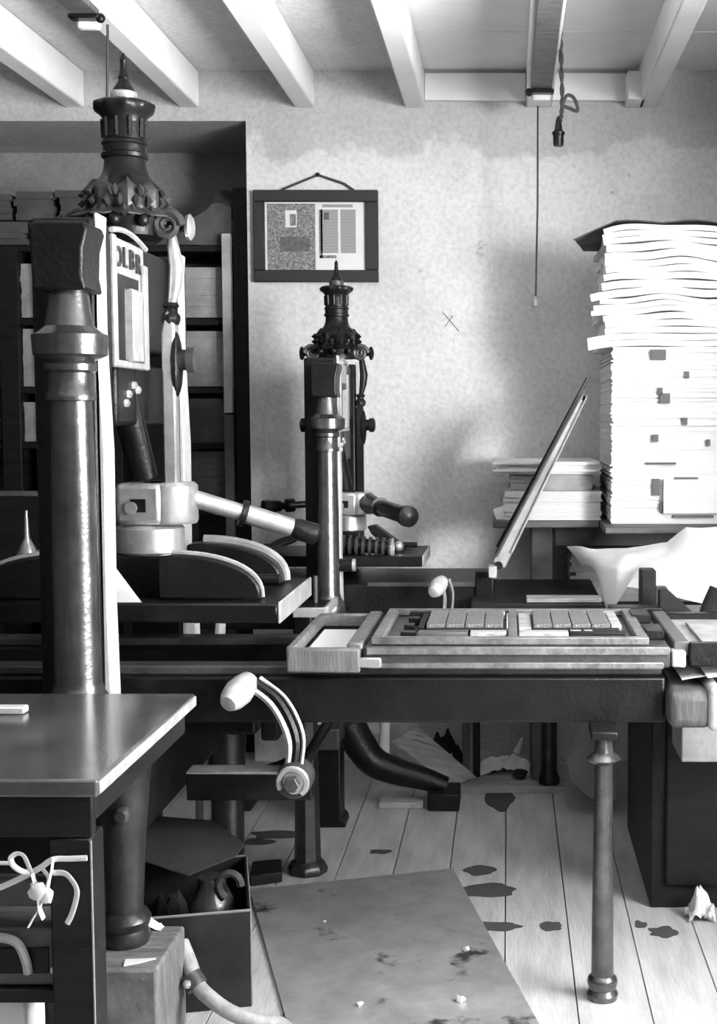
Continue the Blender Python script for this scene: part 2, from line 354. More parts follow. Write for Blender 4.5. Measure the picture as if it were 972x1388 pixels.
# ------------------------------------------------------------------ the printing presses
def press(name, cx, cy, zb, s, label, big):
    R = thing(name, (cx, cy, 0), label, 'printing press')
    def L(u, v, w): return Vector((cx+s*u, cy+s*v, zb+s*w))
    def bx(mb, u0, u1, v0, v1, w0, w1):
        a, b = L(u0, v0, w0), L(u1, v1, w1); return mb.box(a.x, b.x, a.y, b.y, a.z, b.z)
    def lt(u, v, w, prof, m, nm, par=R, n=28, mod=None, axis='z'):
        return MB().lathe(L(u, v, w), [(h*s, r*s) for h, r in prof], n, mod, axis).build(nm, m, par)
    # staple cheeks
    for sg in (-1, 1):
        v0, v1 = (-.39, -.275) if sg < 0 else (.25, .36)
        ch = bx(MB(), -0.08, 0.045, v0, v1, -0.1, 0.965).build('cheek', iron, R, 0.008*s)
        prof = [(0.045, -0.1), (0.062, -0.1), (0.056, 0.2), (0.058, 0.5), (0.05, 0.7), (0.046, 0.88), (0.052, 0.975), (0.045, 0.975)]
        MB().prism([(L(u, 0, w_).x, L(u, 0, w_).z) for u, w_ in prof], 'xz', L(0, v0+0.006, 0).y, L(0, v1-(.042 if sg < 0 else .03), 0).y).build('face_plate', facem, ch, 0.003*s, 1)
    # columns
    prof = [(-.03, .066), (0, .066), (.012, .062), (.03, .05), (.05, .045), (.35, .043), (.60, .0385), (.602, .047), (.612, .048), (.62, .043), (.655, .042), (.66, .050), (.672, .050), (.678, .045), (.684, .058), (.69, .070), (.728, .072), (.734, .06), (.745, .047), (.78, .040), (.815, .036)]
    for sg in (-1,):
        c = lt(0.017, sg*0.455, 0, prof, column_m, 'column', R, 32)
        blk = MB()
        pl = [(-.052, .81), (.05, .81), (.044, .84), (.046, .89), (.056, .925), (.05, .94), (-.05, .94), (-.056, .92)]
        blk.prism([(L(u+.017, 0, w_).x, L(0, 0, w_).z) for u, w_ in pl], 'xz', L(0, sg*0.455-.055, 0).y, L(0, sg*.455+.055, 0).y)
        blk.build('column_block', iron, R, 0.006*s)
        bx(MB(), -0.11, 0.09, min(sg*.25, sg*.53), max(sg*.25, sg*.53), -0.14, -0.03).build('column_base', iron, R, 0.01*s)
    # head between the cheeks
    head = bx(MB(), -0.075, 0.03, -0.275, 0.275, 0.72, 0.955).build('head', iron, R, 0.01*s)
    # cover panel with raised border and lettering on the side of the head
    hp = MB(); bx(hp, 0.03, 0.04, -0.27, -0.01, 0.675, 0.95)
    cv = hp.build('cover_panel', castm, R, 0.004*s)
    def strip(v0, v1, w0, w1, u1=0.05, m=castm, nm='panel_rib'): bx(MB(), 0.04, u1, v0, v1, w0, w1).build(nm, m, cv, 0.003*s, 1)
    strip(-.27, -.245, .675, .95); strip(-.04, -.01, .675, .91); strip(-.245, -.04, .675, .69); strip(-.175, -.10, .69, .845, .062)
    n_ = 10
    ap = [(L(0, -.27+.26*i/n_, 0).y, L(0, 0, .948+.02*math.sin(PI*(.15+.85*i/n_))).z) for i in range(n_+1)]
    MB().tube([(L(.045, 0, 0).x, y_, z_) for y_, z_ in ap], .006*s, 6).build('arched_bead', castm, cv)
    bx(MB(), 0.038, 0.0445, -.243, -.18, .691, .855).build('slot', iron, cv); bx(MB(), 0.038, 0.0445, -.10, -.045, .691, .835).build('slot', iron, cv)
    bx(MB(), 0.038, 0.0455, -.235, -.075, .847, .872).build('slot', iron, cv)
    if big:
        txt = 'OLBR'
        for i, chh in enumerate(txt):
            cu = bpy.data.curves.new('letter', 'FONT'); cu.body = chh; cu.size = 0.062; cu.extrude = 0.003; cu.align_x = 'CENTER'
            to = bpy.data.objects.new('tmp', cu); COL.objects.link(to)
            dg = bpy.context.evaluated_depsgraph_get(); me = bpy.data.meshes.new_from_object(to.evaluated_get(dg))
            bpy.data.objects.remove(to); me.materials.clear(); me.materials.append(iron_g)
            lo = bpy.data.objects.new('letter', me); COL.objects.link(lo)
            yv = -.215 + i*.05; lo.location = L(.0425, yv, .888 + .012*math.sin(PI*i/5.0) - .004*i)
            lo.rotation_euler = (PI/2, 0, PI/2); attach(lo, cv)
    # crown: bell, neck, cap and finial
    def pw(py): return (az(py, 3.01) - .66)
    K = 3.01/1770.0
    crown = lt(0, 0, 0, [(pw(h), r_*K) for h, r_ in ((322, 46), (308, 46), (302, 50), (275, 49), (262, 47), (256, 46), (250, 41), (244, 35), (238, 31), (228, 28), (217, 27), (215, 30.5), (210, 31), (208, 28.5), (199, 28.5), (197, 30.5), (193, 30), (191, 27.5), (165, 27))], iron, 'crown', R, 32)
    lt(0, 0, 0, [(pw(h), r_*K) for h, r_ in ((168, 27), (162, 28.5), (157, 32), (151, 38), (146, 40), (142, 39), (139, 34), (137, 18))], iron, 'cap', crown, 48, lambda th, h: 1 + (.05*math.cos(10*th) if pw(153)*s < h < pw(141)*s else 0))
    for k in range(10):
        th = 2*PI*k/10 + .2
        MB().tube([L(27*K*math.cos(th), 27*K*math.sin(th), pw(188)), L(28*K*math.cos(th), 28*K*math.sin(th), pw(163))], .0055*s, 6).build('flute', iron, crown)
    lt(0, 0, 0, [(pw(h), r_*K) for h, r_ in ((139, 17), (136, 18), (126, 17.5), (124, 14))], steel if big else iron_g, 'bright_ring', crown, 20)
    lt(0, 0, 0, [(pw(h), r_*K) for h, r_ in ((126, 15), (121, 14), (114, 9), (108, 6.5), (106, 7.5), (96, 5), (84, 4), (82, 5), (77, 3.5), (72, 1))], iron, 'finial', crown, 16)
    # acanthus leaves round the drum
    for k in range(9):
        th = 2*PI*k/9 + .15
        def leaf(a, b, th=th):
            w_ = .034*math.sin(PI*min(1, .2+b*.75))*(1+.25*math.sin(b*18))
            r = .083 + .012*(1-abs(a-.5)*2) + (.03*(1-b/.25)**1.5 if b < .25 else 0) - .022*max(0, b-.7)/.3
            h = pw(300) + (pw(246)-pw(300))*b + (.02*(.2-b) if b < .2 else 0)
            tt = th + (a-.5)*2*w_/.085
            return L(r*math.cos(tt), r*math.sin(tt), h)
        MB().surf(leaf, 6, 12, .004*s).build('acanthus_leaf', iron_g if big else iron, crown)
        for sd_ in (-1, 1):
            for q_ in range(3):
                tq = th + sd_*(.10 + .10*q_); hq = pw(292 - 13*q_)
                MB().tube([L(.088*math.cos(tq), .088*math.sin(tq), hq - .012), L(.098*math.cos(tq), .098*math.sin(tq), hq), L(.090*math.cos(tq), .090*math.sin(tq), hq + .012)], [.003*s, .0085*s, .003*s], 6).build('leaf_lobe', iron_g if big else iron, crown)
    for k in range(9):
        th = 2*PI*k/9 + .5
        MB().ball(L(.09*math.cos(th), .09*math.sin(th), pw(304)), .016*s, n=10).build('leaf_boss', iron, crown)
    # volute with eye bolt to each side, and the pull-up links
    for sg in (-1, 1):
        sp = [L(sg*.10 + (.032-.001*j)*math.cos(j*.5)*sg, -.03, 1.0 + (.032-.001*j)*math.sin(j*.5)) for j in range(26)]
        MB().tube(sp, [.011*s*(1-.02*j) for j in range(26)], 8).build('volute', iron_g, R)
        MB().tube([L(sg*.105, 0, 1.0), L(sg*.14, 0, 1.0)], .012*s, 12).build('pivot', iron, R)
        lt(sg*.145, 0, 1.0, [(-.012, .012), (-.008, .026), (0, .03), (.006, .022), (.01, .006)], steel if sg > 0 and big else iron, 'bolt_head', R, 18, None, 'x')
        lk = [L(sg*.10, 0, .99), L(sg*.106, 0, .95), L(sg*.112, 0, .91), L(sg*.108, 0, .87), L(sg*.10, 0, .83), L(sg*.097, 0, .81)]
        MB().tube(lk, [s*r for r in (.010, .014, .017, .015, .010, .010)], 10).build('link', steel if sg > 0 and big else iron, R)
        lt(sg*.097, 0, .78, [(0, .018), (.01, .022), (.02, .022), (.03, .014), (.036, .014), (.042, .020), (.05, .016)], iron, 'link_nut', R, 8)
        # side arm with lens boss and pin
        am = steel if (sg > 0 and big) else (castm if False else iron)
        pl = [(.078, .40), (.108, .40), (.108, .78), (.098, .81), (.088, .81), (.078, .76)]
        arm = MB().prism([(L(sg*u, 0, w_).x, L(0, 0, w_).z) for u, w_ in pl], 'xz', L(0, -.018, 0).y, L(0, .018, 0).y).build('side_arm', am, R, .004*s, 1)
        MB().ball(L(sg*.108, 0, .69), .05*s, (.28, .55, 1.5)).build('boss', iron, arm)
        lt(sg*.118, 0, .70, [(-.02, .02), (0, .024), (.014, .024), (.016, .03), (.034, .03), (.04, .018)] if sg > 0 else [(-.04, .018), (-.034, .03), (-.016, .03), (0, .02)], iron_g if sg > 0 and big else iron, 'arm_pin', arm, 18, None, 'x')
    # toggle and piston
    MB().tube([L(.0, -.06, .72), L(.0, -.04, .60), L(.03, 0, .43)], [.03*s, .034*s, .03*s], 14).build('toggle', iron, R)
    for k, (v, w_) in enumerate(((-.12, .62), (-.08, .64), (-.05, .63), (-.14, .60))):
        MB().ball(L(.03, v, w_), .011*s, n=8).build('toggle_screw', steel, R)
    bx(MB(), -.06, .03, -.2, .2, .55, .69).build('toggle_yoke', iron, R, .01*s)
    # hub and bar
    hub = bx(MB(), -.02, .085, -.07, .07, .325, .42).build('hub', steel, R, .012*s)
    bx(MB(), .015, .05, -.0725, -.06, .355, .385).build('hub_slot', iron, hub)
    MB().tube([L(.018, -.08, .365), L(.018, -.06, .365)], .014*s, 12).build('hub_pin', steel, hub)
    lt(.085, 0, .325, [(0, .062), (.008, .066), (.087, .066), (.095, .058)], steel, 'hub_boss', hub, 28)
    lt(.04, 0, .255, [(0, .072), (.006, .078), (.06, .078), (.066, .07), (.07, .05)], steel, 'collar', R, 32)
    bx(MB(), -.04, .10, -.07, .08, .16, .256).build('piston_block', iron, R, .006*s)
    if big:
        a = L(.13, 0, .385); b = at(420, 722, 3.1)
        d = b - a
        MB().tube([a + d*t_ for t_ in (0, .03, .42)], [.024, .021, .020], 16).build('bar', steel, hub)
        MB().tube([a + d*t_ for t_ in (.42, .425, .465, .47)], [.026, .031, .031, .026], 16).build('bar_collar', iron, hub)
        MB().tube([a + d*t_ for t_ in (.47, .6, .85)], [.022, .0235, .021], 16).build('bar_grip', steel, hub)
        MB().tube([a + d*t_ for t_ in (.85, .9, 1.05, 1.08)], [.022, .026, .026, .012], 16).build('bar_end', iron, hub)
    else:
        a = L(.12, -.02, .375); b = Vector((-.285, 3.72, .945)); d = b - a
        MB().tube([a + d*t_ for t_ in (0, .3, .35)], [.034, .022, .03], 14).build('bar', iron_g, hub)
        MB().tube([a + d*t_ for t_ in (.35, .5, .92, .93, .99, 1.02)], [.022, .025, .025, .031, .031, .01], 14).build('bar_grip', iron, hub)
        a = L(-.08, 0, .37); b = a + Vector((-.16, -.1, -.005)); d = b - a
        MB().tube([a + d*t_ for t_ in (0, .45, .46, .58, .59, .68, .69, .98, 1.0)], [.011, .011, .021, .021, .011, .011, .017, .021, .010], 14).build('set_screw', iron, R)
    # platen with webs
    plt = bx(MB(), -.33, .364, -.18, .277, .12, .163).build('platen', iron, R, .004*s, 1)
    bx(MB(), .364, .37, -.178, .275, .118, .166).build('platen_lit_end', castm, plt, .002*s, 1)  # pale end slab, light on this side put into its colour
    for v0, v1, m in ((-.135, -.105, iron), (.13, .20, iron)) if big else ():
        for sg in (-1, 1):
            cv_ = [(.09, .165), (.09, .262)] + [(.12 + .20*math.sin(t_*PI/2), .165 + .1*math.cos(t_*PI/2)**.8) for t_ in [i/12 for i in range(13)]]
            MB().prism([(L(sg*u, 0, 0).x, L(0, 0, w_).z) for u, w_ in cv_], 'xz', L(0, v0, 0).y, L(0, v1, 0).y).build('platen_web', m, plt, .006*s)
            rim = [(u, w_+.004) for u, w_ in cv_[2:]]
            MB().tube([L(sg*u, v1-.012, w_) for u, w_ in rim], (.0055 if v0 < 0 else .012)*s, 6).build('web_highlight', castm, plt)  # pale tube along the web, a highlight put into the shape
    MB().tube([L(.26, .04, .19), L(.33, .04, .19)], .012*s, 12).build('platen_stud', iron, plt)
    MB().ball(L(.255, -.02, .19), .022*s, n=16).build('stud_knob', steel, plt)
    # base
    bx(MB(), -.11, .11, -.44, .44, -.30, -.14).build('base', iron, R, .012*s)
    return R, L, bx

P1 = (-0.87, 3.01, 0.66, 1.0)
R1, L1, bx1 = press('hand_press', *P1, 'tall black iron hand press with bright bar, platen and type bed, nearest the polished table', True)
P2 = (-0.53, 4.05, 0.69, 0.735)
R2, L2, bx2 = press('hand_press', *P2, 'smaller black iron hand press standing before the framed print', False)

# --- front press: rails, bed, rounce, legs
for y0, y1 in ((2.76, 2.86), (3.12, 3.22)):
    MB().box(-1.75, 0.335, y0, y1, 0.575, 0.675).build('rail', iron, R1, .006)
    MB().box(-1.75, 0.33, y0+.02, y1-.02, 0.675, 0.695).build('rail_ridge', iron_g, R1, .004)
bed = MB().box(-.31, .345, 2.74, 3.215, .698, .742).build('bed', iron_g, R1, .006)
MB().box(-.302, .34, 2.732, 2.74, .727, .744).build('bed_lip', dull, bed, .002, 1)
MB().box(-.30, .33, 2.738, 2.765, .695, .712).build('bed_ledge', dull, bed, .004, 1)
# gallows tray at the left end of the bed
tr = MB().box(-.47, -.315, 2.725, 2.75, .69, .742).build('bed_end_block', mat('worn_oak', .13, .6, 0, .35, 9, .2, 40, (5, 1, 1)), bed, .005)
MB().box(-.475, -.455, 2.75, 3.21, .715, .742).build('tray_side', dull, bed, .004, 1)
MB().box(-.345, -.312, 2.75, 3.21, .712, .75).build('tray_side', dull, bed, .004, 1)
MB().box(-.47, -.315, 3.19, 3.21, .712, .745).build('tray_back', dull, bed, .004, 1)
MB().box(-.455, -.345, 2.75, 3.19, .70, .712).build('tray_bottom', iron, bed)
MB().box(-.325, -.27, 2.728, 2.738, .70, .722).build('bed_bracket', steel, bed, .003, 1)
# right end timber with rounded corner
MB().box(.335, .43, 2.70, 3.165, .575, .655).build('end_timber', mat('timber', .07, .6, 0, .4, 9, .2, 40, (5, 1, 1)), R1, .02, 4)
MB().box(.418, .446, 2.69, 3.16, .572, .668).build('end_highlight', castm, R1, .012, 3)  # pale cap, light caught on the rounded corner put into its colour
# turned iron posts
def post(x, y, z1, r, nm='leg'):
    pr = [(0, r*1.35), (.012, r*1.45), (.022, r*1.2), (.028, r*1.3), (.038, r*1.4), (.046, r*1.3), (.052, r*1.02), (z1-.07, r*.82), (z1-.065, r*1.2), (z1-.058, r*1.55), (z1-.05, r*1.2), (z1-.044, r*.85), (z1-.02, r*.7), (z1, r*.75)]
    return MB().lathe((x, y, 0), pr, 24).build(nm, column_m, R1)
post(.198, 2.69+.1*0, .575, .0235)
MB().box(.17, .226, 2.665, 2.77, .56, .578).build('leg_bracket', iron, R1, .004)
# octagonal far leg
MB().lathe((-.545, 3.46, 0), [(0, .052), (.012, .055), (.03, .046), (.036, .036), (.3, .031), (.62, .03)], 8).build('leg', legm, R1)
# near leg: tapering with ring, standing on the wooden block
BLK = .205
MB().lathe((-.752, 2.49, BLK), [(0, .046), (.012, .05), (.03, .044), (.036, .048), (.048, .052), (.06, .046), (.066, .036), (.2, .044), (.30, .052), (.38, .06)], 20).build('leg', legm, R1)
lg = MB().box(-.82, -.70, 2.42, 2.60, .57, .635).build('leg_bracket', iron, R1, .01)
MB().lathe((-.735, 2.435, .475), [(-.015, .010), (-.01, .016), (0, .016), (.02, .012)], 12, None, 'y').build('leg_stud', iron_g, R1)
MB().lathe((-.98, 2.49, BLK), [(0, .05), (.03, .044), (.2, .044), (.38, .06)], 20).build('leg', legm, R1)
for lx in (-.76, -.98):
    MB().lathe((lx, 3.46, 0), [(0, .05), (.03, .044), (.2, .044), (.53, .06)], 20).build('leg', legm, R1)
MB().box(-1.0, -.66, 3.36, 3.52, .40, .53).build('leg_bracket', iron, R1, .01)
# lower stretcher
MB().box(-.72, -.44, 2.86, 2.93, .375, .435).build('stretcher', iron, R1, .004)
MB().box(-.72, -.45, 2.858, 2.92, .435, .441).build('stretcher_highlight', castm, R1, .002, 1)  # thin pale slab, the highlight along the top put into its colour
MB().box(-.56, -.52, 2.9, 3.49, .50, .575).build('stretcher', iron, R1, .006)
# rounce: crank with a hand grip
def rounce(root, hub, top, sc):
    hub = Vector(hub); top = Vector(top); d = top - hub
    side = Vector((.45*d.length, 0, 0))
    path = bez([hub + Vector((0, 0, .02*sc)), hub + d*.33 + Vector((.035, 0, .02))*sc, hub + d*.68 + Vector((.035, 0, .02))*sc, top + Vector((.01, 0, .0))*sc], 8)
    arm = MB()
    arm.tube(path, [.017*sc]*len(path), 8, True, .6)
    a = arm.build('crank_arm', iron, root)
    for off in (-.015, .015):
        MB().tube([p + Vector((off*sc*1.0, -.008*sc, off*.5*sc)) for p in path], (.0075 if off < 0 else .0045)*sc, 6).build('arm_rim', steel, a)
    hb = MB().lathe(hub, [(-.03*sc, .034*sc), (-.022*sc, .038*sc), (.03*sc, .038*sc)], 24, None, 'y').build('crank_hub', iron_g, root)
    MB().tube([hub + Vector((0, -.034*sc, 0)) + Vector((math.cos(t_)*.029*sc, 0, math.sin(t_)*.029*sc)) for t_ in [i*PI/9 - .9 for i in range(14)]], .007*sc, 6).build('hub_rim', steel, hb)
    MB().lathe(hub, [(-.058*sc, .015*sc), (-.056*sc, .017*sc), (-.03*sc, .017*sc)], 6, None, 'y').build('hub_nut', iron_g, hb)
    MB().tube([hub + Vector((.004*sc, -.036*sc, 0)), hub + Vector((.004*sc, -.032*sc, 0))], .024*sc, 20).build('hub_washer', steel, hb)
    MB().cyl(hub, hub + Vector((0, .55*sc, 0)), .013*sc).build('crank_shaft', iron, root)
    e = top + Vector((-.03, -.075, -.035))*sc
    dd = e - top
    MB().tube([top - dd*.1, top, top + dd*.25, top + dd*.5, top + dd*.8, top + dd*1.0, top + dd*1.03], [r*sc for r in (.012, .022, .028, .031, .027, .018, .008)], 16).build('hand_grip', mat('rubbed_grip', .55, .35, .3, .3, 20, .1, 60), root)
rounce(R1, at(400, 1055, 2.70), at(338, 922, 2.74), 1.0)

# --- rear press: rails, bed, tympan, rounce, legs
rb = MB().box(-.95, -.05, 3.84, 4.26, .60, .735).build('carriage', iron, R2, .006)
MB().box(-.42, -.05, 3.835, 3.845, .728, .742).build('carriage_lip', iron_g, rb, .002, 1)
MB().box(-.10, -.045, 3.83, 3.86, .66, .775).build('carriage_end', iron, rb, .004)
MB().box(-.11, .27, 3.70, 4.25, .655, .70).build('bed', dwood, R2, .006)
MB().box(.05, .265, 3.702, 3.78, .70, .712).build('bed_packing', gpaper, R2, .002, 1)
MB().tube([at(432, 766, 3.75), at(478, 766, 3.75)], [.019, .019], 16).build('roller', iron, R2)
MB().tube([at(478, 766, 3.75), at(482, 766, 3.75)], [.019, .018], 16).build('roller_end', steel, R2)
# coiled spring on the platen
c0 = at(455, 737, 3.98); c1 = at(527, 742, 3.98); dd = c1 - c0
sp = MB().tube([c0, c1], .022, 14).build('spring_core', iron, R2)
for k in range(9):
    p = c0 + dd*(k/8); MB().tube([p, p + dd*.055], .029, 16).build('spring_coil', iron_g, sp)
MB().lathe(c1 + dd.normalized()*.012, [(-.006, .029), (.003, .029), (.004, .019), (0, .018)], 18, None, 'x').build('spring_cap', castm, sp)
# wedge web behind
MB().prism([(at(500, 712, 4.15).x, az(712, 4.15)), (at(510, 712, 4.15).x, az(710, 4.15)), (at(550, 0, 4.15).x, az(742, 4.15)), (at(575, 0, 4.15).x, az(746, 4.15)), (at(575, 0, 4.15).x, az(760, 4.15)), (at(540, 0, 4.15).x, az(757, 4.15)), (at(500, 0, 4.15).x, az(722, 4.15))], 'xz', 4.10, 4.16).build('web_bracket', iron, R2, .003)
# tympan and frisket frames raised at an angle
A = at(676, 765, 3.8); B = at(806, 510, 3.8)
dv = B - A; dv.y = 0; nrm = Vector((-dv.z, 0, dv.x)).normalized(); Ln = dv.length; un = dv.normalized()
def slab(mb, l0, l1, y0, y1, n0, n1, taper=1.0):
    p = []
    for l, tt in ((l0, 1), (l1, taper)):
        for y in (y0, y1):
            for n_ in (n0, n1): q = A + un*l + nrm*n_*tt; p.append((q.x, y, q.z))
    return mb.add(p, [(0, 1, 3, 2), (4, 6, 7, 5), (0, 4, 5, 1), (2, 3, 7, 6), (0, 2, 6, 4), (1, 5, 7, 3)])
tp = slab(MB(), 0, Ln*.9, 3.78, 3.805, -.021, .021, .4).build('tympan_bar', lwood, R2, .003, 1)
slab(MB(), 0, Ln*.9, 4.03, 4.055, -.016, .016, .35).build('tympan_bar', mwood, R2, .003, 1)
slab(MB(), Ln*.87, Ln*.9, 3.78, 4.055, -.006, .006).build('tympan_bar', mwood, R2, .002, 1)
slab(MB(), 0.02, Ln*.88, 3.8, 4.04, -.003, .0, 1).build('tympan_skin', mat('parchment', .3, .7, 0, .2, 8), R2)
slab(MB(), 0.02, Ln*1.0, 3.77, 3.785, .014, .022, .5).build('frisket_bar', iron_g, R2, .001, 1)
slab(MB(), 0.02, Ln*1.0, 4.045, 4.06, .014, .022, .5).build('frisket_bar', iron, R2, .001, 1)
slab(MB(), 0.05, Ln*.9, 3.768, 3.78, -.02, -.014, .3).build('tympan_edge', steel, R2, .001, 1)
MB().lathe(A + Vector((0, -.03, 0)), [(0, .012), (.3, .012)], 10, None, 'y').build('tympan_hinge', iron, R2)
MB().box(A.x-.03, A.x-.005, 3.75, 3.80, A.z-.035, A.z+.0).build('hinge_plate', castm, R2, .003, 1)
rounce(R2, at(586, 880, 3.72), at(600, 787, 3.72), .8)
# legs of the rear press
MB().prism([(-.60, .0), (-.49, 0), (-.495, .02), (-.505, .03), (-.505, .26), (-.585, .26), (-.585, .03), (-.595, .02)], 'xz', 3.84, 3.94).build('leg', iron, R2, .004)
MB().box(-.63, -.505, 3.82, 3.96, .24, .305).build('leg_block', iron_g, R2, .005)
MB().box(-.59, -.51, 3.93, 4.03, .24, .50).build('leg', iron, R2, .006)
MB().box(-.62, -.46, 4.0, 4.1, .35, .50).build('leg', iron, R2, .006)
for sg, ln in ((1, 1), (-1, 1)):
    cv = bez([(-.53 + sg*.02, 4.07, .26), (-.53 + sg*.09, 4.07, .15), (-.53 + sg*.17, 4.07, .11), (-.53 + sg*.26, 4.07, .085), (-.53 + sg*.33, 4.07, .06)], 8)
    MB().tube(cv, [.055 - .025*i/len(cv) for i in range(len(cv))], 14).build('cabriole_leg', iron, R2)
    MB().box(-.53 + sg*.325 - .05, -.53 + sg*.325 + .05, 4.0, 4.14, .0, .055).build('foot_block', dwood, R2, .006)
MB().box(-.41, -.27, 4.03, 4.09, .0, .02).build('foot_strip', lwood, R2, .003)
MB().lathe((.133, 4.24, .022), [(0, .034), (.02, .036), (.03, .03), (.05, .027), (.63, .025)], 14).build('leg', legm, R2)
fb = MB().box(-.20, .205, 4.2, 4.47, .0005, .022).build('foot_board', lwood)
tag(fb, 'pale board on the floor under the rear legs of the smaller press', 'board')

# ------------------------------------------------------------------ type forme on the front bed
BZ = .743
fo = thing('chase', (0.03, 2.97, BZ), 'iron chase frame holding two locked pages of type on the front press bed', 'chase')
cx0, cx1, cy0, cy1 = -.295, .30, 2.765, 3.195
for a in ((cx0, cx1, cy0, cy0+.022), (cx0, cx1, cy1-.022, cy1), (cx0, cx0+.025, cy0+.022, cy1-.022), (cx1-.025, cx1, cy0+.022, cy1-.022)):
    MB().box(*a, BZ, BZ+.016).build('chase_bar', dull, fo, .002, 1)
MB().box(-.002, .018, cy0+.022, cy1-.022, BZ, BZ+.016).build('cross_bar', dull, fo, .002, 1)
n = 0
for pgx, side in ((-.185, 'left'), (.055, 'right')):
    for k in range(4):
        o = MB().box(pgx+k*.0435, pgx+k*.0435+.041, 2.90, 3.115, BZ, BZ+.0235).build('type_column', type_m, None, .0008, 1)
        tag(o, 'column of set type in the page nearer the %s of the forme' % ('press platen' if side == 'left' else 'outer end'), 'type', 'columns of type in the %s page' % side)
fur = [(-.238, -.205, 2.83, 2.86, iron), (-.238, -.215, 2.93, 2.965, iron), (-.235, -.21, 3.03, 3.06, iron), (-.24, -.19, 3.125, 3.148, dwood), (-.18, -.01, 3.12, 3.145, lwood), (-.205, -.19, 2.90, 3.11, dwood),
       (-.185, -.01, 2.868, 2.895, dwood), (-.20, -.09, 2.822, 2.862, mwood), (-.085, -.006, 2.822, 2.862, lwood), (.022, .05, 2.90, 3.11, lwood), (.022, .13, 2.822, 2.862, lwood), (.135, .255, 2.822, 2.85, dwood),
       (.055, .245, 2.868, 2.893, dwood), (.055, .235, 3.12, 3.148, lwood), (.232, .255, 2.93, 3.15, lwood), (.135, .16, 2.853, 2.866, castm), (.165, .185, 2.853, 2.866, castm), (-.006, -.0025, 2.9, 3.11, lwood)]
FL = [' in the corner nearest the hand grip and tray', ' halfway along the tray side', ' third along the tray side', ' in the far corner by the tray', ' behind the page nearer the platen', ' upright beside the page nearer the platen', ' in front of the page nearer the platen', ' along the front bar near the tray', ' along the front bar short of the cross bar', ' between the cross bar and the outer page', ' along the front bar past the cross bar', ' along the front bar at the outer end', ' in front of the outer page', ' behind the outer page', ' upright at the outer end', ' inner of two before the outer page', ' outer of two before the outer page', ' against the cross bar']
for k, (x0, x1, y0, y1, m) in enumerate(fur):
    ds = {'black_iron': 'small black quoin block', 'dark_wood': 'dark stained furniture stick', 'pale_worn_wood': 'pale wooden furniture stick', 'brown_wood': 'brown wooden furniture stick', 'lit_cast_iron': 'short bright metal quoin'}[m.name]
    o = MB().box(x0, x1, y0, y1, BZ, BZ+.017).build('furniture_stick' if 'stick' in ds else 'quoin', m, None, .0015, 1)
    tag(o, ds + FL[k] + ' in the chase', 'furniture', ds + 's in the forme')
o = MB().box(-.445, -.352, 2.78, 3.12, .7125, .719).build('paper_sheet', paper, None, .001, 1); tag(o, 'white folded paper lying in the tray at the bed end beneath the bar', 'paper')
# tympan folded out to the right of the bed
ty = MB().box(.352, .385, 2.76, 3.2, .72, .752).build('tympan_bar', mwood, R1, .003, 1)
MB().box(.385, .80, 2.745, 2.775, .70, .75).build('tympan_bar', iron, R1, .003, 1)
MB().box(.385, .80, 3.17, 3.2, .72, .75).build('tympan_bar', iron, R1, .003, 1)
MB().box(.385, .80, 2.775, 3.17, .725, .735).build('tympan_skin', gpaper, R1)
MB().box(.345, .375, 2.735, 2.78, .70, .735).build('tympan_joint', castm, R1, .003, 1)
o = MB().box(.42, .70, 2.80, 3.08, .736, .744).build('backing_card', gpaper, None, .001, 1); tag(o, 'grey backing card lying on the tympan right of the type bed', 'card')
for k, (x0, x1, y0, y1) in enumerate(((.29, .335, 3.06, 3.15), (.30, .34, 2.83, 2.93))):
    o = MB().box(x0, x1, y0, y1, BZ, BZ+.02).build('iron_weight', iron, None, .002, 1); tag(o, ['flat dark iron block at the far outer corner of the type bed', 'flat dark iron block at the front outer corner of the type bed'][k], 'block', 'iron blocks at the bed end')
def rag(name, c, sx, sy, sz, m, label, cat, sd=1, base=0.0):
    def fn(u, v):
        x, y = (u-.5)*2, (v-.5)*2; r = math.sqrt(x*x+y*y)
        h = max(0, 1 - r*r*.55)*(.65 + .7*noise.noise(Vector((x*1.7+sd, y*1.7, sd)))) + .18*noise.noise(Vector((x*5, y*5+sd, sd)))
        return (c[0]+x*sx*(1+.2*noise.noise(Vector((x+sd, y, 3)))), c[1]+y*sy*(1+.2*noise.noise(Vector((y, x+sd, 5)))), c[2]+base+max(0.002, h*sz))
    return tag(MB().surf(fn, 18, 14, .002).build(name, m), label, cat)
# thin papers on the end timber
for k, (x0, x1, y0, z) in enumerate(((.37, .62, 2.76, .670), (.42, .75, 2.73, .676))):
    o = MB().surf(lambda u, v: (x0+(x1-x0)*u, y0+.2*v, z+.006*math.sin(u*6+k)+.01*u), 10, 4, .0015).build('paper_sheet', paper)
    tag(o, ['torn white paper resting on the rounded end timber of the press', 'upper white paper overhanging the rounded end timber of the press'][k], 'paper')

